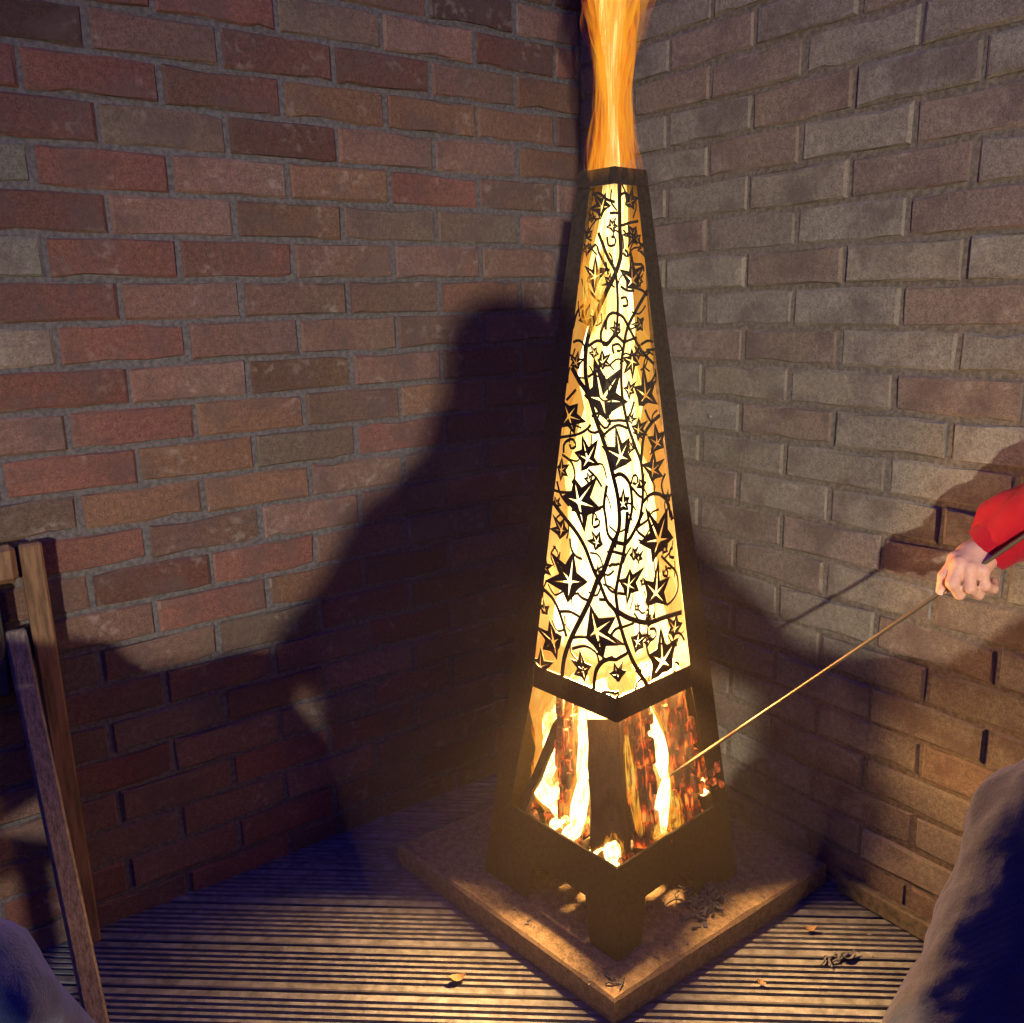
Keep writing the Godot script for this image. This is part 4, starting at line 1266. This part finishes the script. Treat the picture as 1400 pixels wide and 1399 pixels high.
	ph.bbox(Transform3D(Basis(r, Vector3.UP, -f), Vector3.ZERO), Vector3(0.15, 0.074, 0.008), 0.003)
	tag(obj("phone", ph, M.shoe, self, at.call(-0.045, 0.0, 1.165)), "dark phone held up by the person who takes the picture", "phone")
	# the armchair
	var ac := base("armchair", "wooden garden armchair under the person taking the picture", "armchair", at.call(-0.08, 0.0, 0.0))
	ac.rotation.y = atan2(-f.x, -f.z)
	var st := MB.new()
	st.box(Vector3(-0.27, 0.33, -0.28), Vector3(0.27, 0.37, 0.24), 0.008)
	obj("seat", st, M.wood, ac)
	var ap := MB.new()
	ap.box(Vector3(-0.255, 0.04, 0.19), Vector3(0.255, 0.328, 0.21), 0.004)
	obj("apron", ap, M.wood, ac)
	for i in 5:
		var sl := MB.new()
		sl.bbox(Transform3D(Basis(Vector3.RIGHT, -0.28), Vector3(-0.22 + i * 0.11, 0.62, 0.32)), Vector3(0.1085, 0.70, 0.02), 0.005)
		obj("back_slat", sl, M.wood, ac)
	for s in [-1.0, 1.0]:
		var ar := MB.new()
		ar.box(Vector3(s * 0.29 - 0.035, 0.56, -0.34), Vector3(s * 0.29 + 0.035, 0.585, 0.30), 0.006)
		obj("armrest", ar, M.wood, ac)
		var side := MB.new()
		side.box(Vector3(s * 0.29 - 0.012, 0.06, -0.27), Vector3(s * 0.29 + 0.012, 0.558, 0.24), 0.004)
		obj("side_panel", side, M.wood, ac)
		for z in [-0.29, 0.26]:
			var lg := MB.new()
			lg.box(Vector3(s * 0.29 - 0.03, 0, z - 0.02), Vector3(s * 0.29 + 0.03, 0.558, z + 0.02), 0.004)
			obj("leg", lg, M.wood, ac)

func build_left_person() -> void:
	# sits at the left, only one knee in the picture
	var p := base("person", "seated person in blue jeans whose knee shows at the bottom left corner", "person", Vector3(-2.0, 0, 0.98))
	var o := -p.position
	var hip_r := Vector3(-1.95, 0.66, 0.98)
	var hip_l := Vector3(-1.99, 0.64, 0.76)
	var knee_r := Vector3(-1.497, 0.657, 0.985)
	var knee_l := Vector3(-1.52, 0.60, 0.62)
	var ank_r := Vector3(-1.28, 0.12, 0.95)
	var ank_l := Vector3(-1.50, 0.12, 0.62)
	var f := Vector3(1, 0, 0)
	var neck := Vector3(-2.06, 1.17, 0.86)
	var sh_r := Vector3(-2.05, 1.11, 1.04)
	var sh_l := Vector3(-2.05, 1.11, 0.68)
	var el_r := Vector3(-2.0, 0.86, 1.12)
	var el_l := Vector3(-2.0, 0.86, 0.62)
	var ha_r := Vector3(-1.80, 0.79, 0.96)
	var ha_l := Vector3(-1.80, 0.79, 0.80)
	var hd := neck + Vector3(0.02, 0.20, 0)
	var sk := [[neck, hd - Vector3(0, 0.08, 0), 0.056, 0.055], [neck - Vector3(0, 0.1, 0), (hip_l + hip_r) / 2, 0.07, 0.07], [sh_l, neck, 0.04, 0.045], [sh_r, neck, 0.04, 0.045], [sh_l, el_l, 0.045, 0.036], [sh_r, el_r, 0.045, 0.036], [el_l, ha_l, 0.034, 0.026], [el_r, ha_r, 0.034, 0.026], [hip_l, knee_l, 0.06, 0.05], [hip_r, knee_r, 0.06, 0.05], [knee_l, ank_l, 0.045, 0.034], [knee_r, ank_r, 0.045, 0.034]]
	for h in [ha_l, ha_r]:
		sk.append([h, h + Vector3(0.05, -0.01, 0), 0.028, 0.03])
		for k in 4:
			var q: Vector3 = h + Vector3(0.06, -0.005, -0.03 + 0.02 * k)
			sk.append([q, q + Vector3(0.04 - absf(k - 1.5) * 0.005, -0.012, 0), 0.0095, 0.0085])
			sk.append([q + Vector3(0.04, -0.012, 0), q + Vector3(0.062, -0.032, 0), 0.0085, 0.007])
		sk.append([h + Vector3(0.02, 0, 0.03), h + Vector3(0.06, -0.005, 0.05), 0.012, 0.009])
	head(sk, hd, f)
	obj("body", body(sk, 0.013, 0.03), M.skin, p, o)
	obj("hair", body([[hd + Vector3(0, 0.06, 0) - f * 0.01, hd - f * 0.045, 0.092, 0.088], [hd - f * 0.04, hd - f * 0.045 - Vector3(0, 0.09, 0), 0.08, 0.062]], 0.013, 0.02), M.hair, p, o)
	var jb := [[el_l.lerp(ha_l, 0.8), el_l, 0.038, 0.052], [el_r.lerp(ha_r, 0.8), el_r, 0.038, 0.052], [el_l, sh_l, 0.056, 0.07], [el_r, sh_r, 0.056, 0.07], [sh_l, neck - Vector3(0, 0.04, 0), 0.072, 0.07], [sh_r, neck - Vector3(0, 0.04, 0), 0.072, 0.07], [sh_l + Vector3(0, -0.08, 0.05), hip_l + Vector3(0, 0.05, 0), 0.12, 0.14], [sh_r + Vector3(0, -0.08, -0.05), hip_r + Vector3(0, 0.05, 0), 0.12, 0.14]]
	obj("dark_jacket", body(jb, 0.014, 0.035, 0.006, 8), M.dark_cloth, p, o)
	var jl := [[hip_r, knee_r, 0.095, 0.060], [knee_r, knee_r.lerp(ank_r, 0.4), 0.058, 0.060], [knee_r.lerp(ank_r, 0.4), ank_r + Vector3(0, -0.03, 0), 0.060, 0.06], [hip_l, knee_l, 0.10, 0.074], [knee_l, ank_l + Vector3(0, -0.03, 0), 0.074, 0.068], [hip_l, hip_r, 0.125, 0.125]]
	obj("jeans", body(jl, 0.009, 0.035, 0.008, 7), M.denim_light, p, o)
	var seam := MB.new()
	var sp := []
	for i in 12:
		sp.append(hip_r.lerp(knee_r, 0.35 + i * 0.055) + Vector3(0, 0.4, 1.0).normalized() * lerpf(0.083, 0.0605, i / 11.0))
	seam.tube(sp, sp.map(func(_x): return 0.0016), 6)
	obj("seam", seam, M.thread, p, o)
	for a in [ank_l, ank_r]:
		obj("shoe", body([[a + Vector3(-0.035, -0.07, 0), a + Vector3(0.14, -0.08, 0), 0.044, 0.036], [a + Vector3(0, -0.01, 0), a + Vector3(0, -0.06, 0), 0.046, 0.047]], 0.010, 0.02), M.shoe, p, o)
	var s := stool("tall wooden stool under the person at the left", Vector3(-2.0, 0, 0.86))
	s.scale = Vector3(1, 1.19, 1)

func build_side_chair(right: float, wide: float, label: String) -> void:
	var f := Vector3(0.586, 0, -0.81)
	var r := Vector3(0.81, 0, 0.586)
	var c := base("wooden_chair", label, "chair", Vector3(-1.4806, 0, 1.7357) + r * right - f * 0.12, "empty wooden chairs")
	c.rotation.y = atan2(-f.x, -f.z)
	for i in 4:
		var b := MB.new()
		b.box(Vector3((-0.215 + i * 0.1085) * wide, 0.30, -0.012), Vector3((-0.108 + i * 0.1085) * wide, 0.86, 0.012), 0.004)
		obj("back_board", b, M.wood, c)
	var s := MB.new()
	s.box(Vector3(-0.215 * wide, 0.40, -0.42), Vector3(0.215 * wide, 0.425, -0.014), 0.005)
	obj("seat", s, M.wood, c)
	for x in [-0.19 * wide, 0.19 * wide]:
		for z in [-0.395, -0.035]:
			var l := MB.new()
			l.box(Vector3(x - 0.018, 0, z - 0.018), Vector3(x + 0.018, 0.398, z + 0.018), 0.003)
			obj("leg", l, M.wood, c)

func build_lamp() -> void:
	# the lamp behind the camera that throws everybody's shadow on the walls
	var l := base("garden_lamp", "lit lantern on a slim post behind the people, throwing their shadows on the bricks", "lamp", Vector3(LAMP_AT.x, -0.06, LAMP_AT.z))
	var y := LAMP_AT.y + 0.06
	var back := (Vector3(-0.3, 0.65, 0.3) - LAMP_AT).normalized()
	var b := MB.new()
	b.tube([Vector3(0, 0, 0), Vector3(0, 0.02, 0), Vector3(0, 0.021, 0), Vector3(0, y - 0.1, 0)], [0.09, 0.09, 0.022, 0.018], 16)
	obj("post", b, M.steel, l)
	var c := MB.new()
	c.tube([Vector3(0, y - 0.10, 0), Vector3(0, y - 0.075, 0)], [0.05, 0.055], 16)
	c.tube([Vector3(0, y + 0.075, 0), Vector3(0, y + 0.13, 0)], [0.075, 0.01], 16)
	for i in 4:
		var a := TAU * (i + 0.5) / 4 + 0.9
		c.tube([Vector3(cos(a) * 0.055, y - 0.08, sin(a) * 0.055), Vector3(cos(a) * 0.062, y + 0.08, sin(a) * 0.062)], [0.004, 0.004], 6)
	obj("lantern_frame", c, M.steel, l)
	var s := SphereMesh.new()
	s.radius = 0.035; s.height = 0.07
	var g := StandardMaterial3D.new()
	g.emission_enabled = true
	g.emission = Color(1.0, 0.93, 0.82)
	g.emission_energy_multiplier = 3.0
	obj("lamp_bulb", s, g, l, Vector3(0, y, 0))
	var sp := SpotLight3D.new()
	sp.name = "lamp_light"
	sp.position = Vector3(0, y, 0) + back * 0.04
	sp.basis = Basis.looking_at(back)
	sp.light_color = LAMP_COLOR
	sp.light_energy = LAMP_ENERGY
	sp.light_size = 0.06
	sp.spot_range = 12.0
	sp.spot_attenuation = 2.0
	sp.spot_angle = 18.0
	sp.spot_angle_attenuation = 1.0
	sp.shadow_enabled = true
	l.add_child(sp, true)

const LAMP_COLOR := Color(1.0, 0.94, 0.82)
const LAMP_ENERGY := 52.0

func _ready() -> void:
	rng.seed = 7
	# camera, sky, exposure
	var cam := Camera3D.new()
	cam.name = "camera"
	cam.position = Vector3(-1.4806, 1.1935, 1.7357)
	cam.rotation = Vector3(-0.2297, -0.6259, -0.022)
	cam.fov = rad_to_deg(2.0 * atan(699.5 / 1207.6))
	cam.near = 0.03
	cam.far = 200.0
	add_child(cam)
	var sky := ProceduralSkyMaterial.new()
	sky.sky_top_color = Color(0.10, 0.16, 0.80)
	sky.sky_horizon_color = Color(0.74, 0.58, 0.55)
	sky.ground_bottom_color = Color(0.10, 0.09, 0.09)
	sky.ground_horizon_color = Color(0.18, 0.15, 0.15)
	sky.sky_curve = 0.13
	var env := Environment.new()
	env.background_mode = Environment.BG_SKY
	env.sky = Sky.new()
	env.sky.sky_material = sky
	env.background_energy_multiplier = 1.2
	env.volumetric_fog_enabled = true
	env.volumetric_fog_density = 0.0
	env.tonemap_mode = Environment.TONE_MAPPER_LINEAR
	env.tonemap_exposure = 1.0
	env.sdfgi_enabled = true
	env.ssao_enabled = true
	env.ssil_enabled = true
	var we := WorldEnvironment.new()
	we.name = "world"
	we.environment = env
	add_child(we)
	make_materials()
	# the setting
	var g := MB.new()
	g.quad(Vector3(-90, -0.06, 90), Vector3(90, -0.06, 90), Vector3(90, -0.06, -90), Vector3(-90, -0.06, -90))
	var ground = obj("ground", g, M.ground)
	ground.set_meta("kind", "structure")
	ground.set_meta("label", "dark ground under and around the deck")
	build_deck()
	wall("left_brick_wall", "red-brown brick wall on the left of the corner, with grey mortar", false, 1.6276, 1.1987 - 1.125, 1.0873 - 1.125, LEFT_BRICKS, "RRMMMPPDNNOB", M.mortar, 2.3, 2.05)
	wall("right_brick_wall", "grey-buff brick wall on the right of the corner, behind the poker", true, 1.7391, 0.515 - 0.45, 0.407 - 0.45, RIGHT_BRICKS, "TTTYYPLGVNM", M.mortar_right, 2.3, 2.05)
	build_slab()
	build_chiminea()
	build_logs()
	build_fire()
	build_smoke()
	build_chair()
	build_poker()
	build_poker_person()
	build_photographer()
	build_left_person()
	build_side_chair(0.575, 1.0, "empty wooden chair to the right of the person taking the picture")
	build_side_chair(-0.435, 0.42, "narrow empty wooden chair to the left of the person taking the picture")
	build_lamp()
	build_debris()
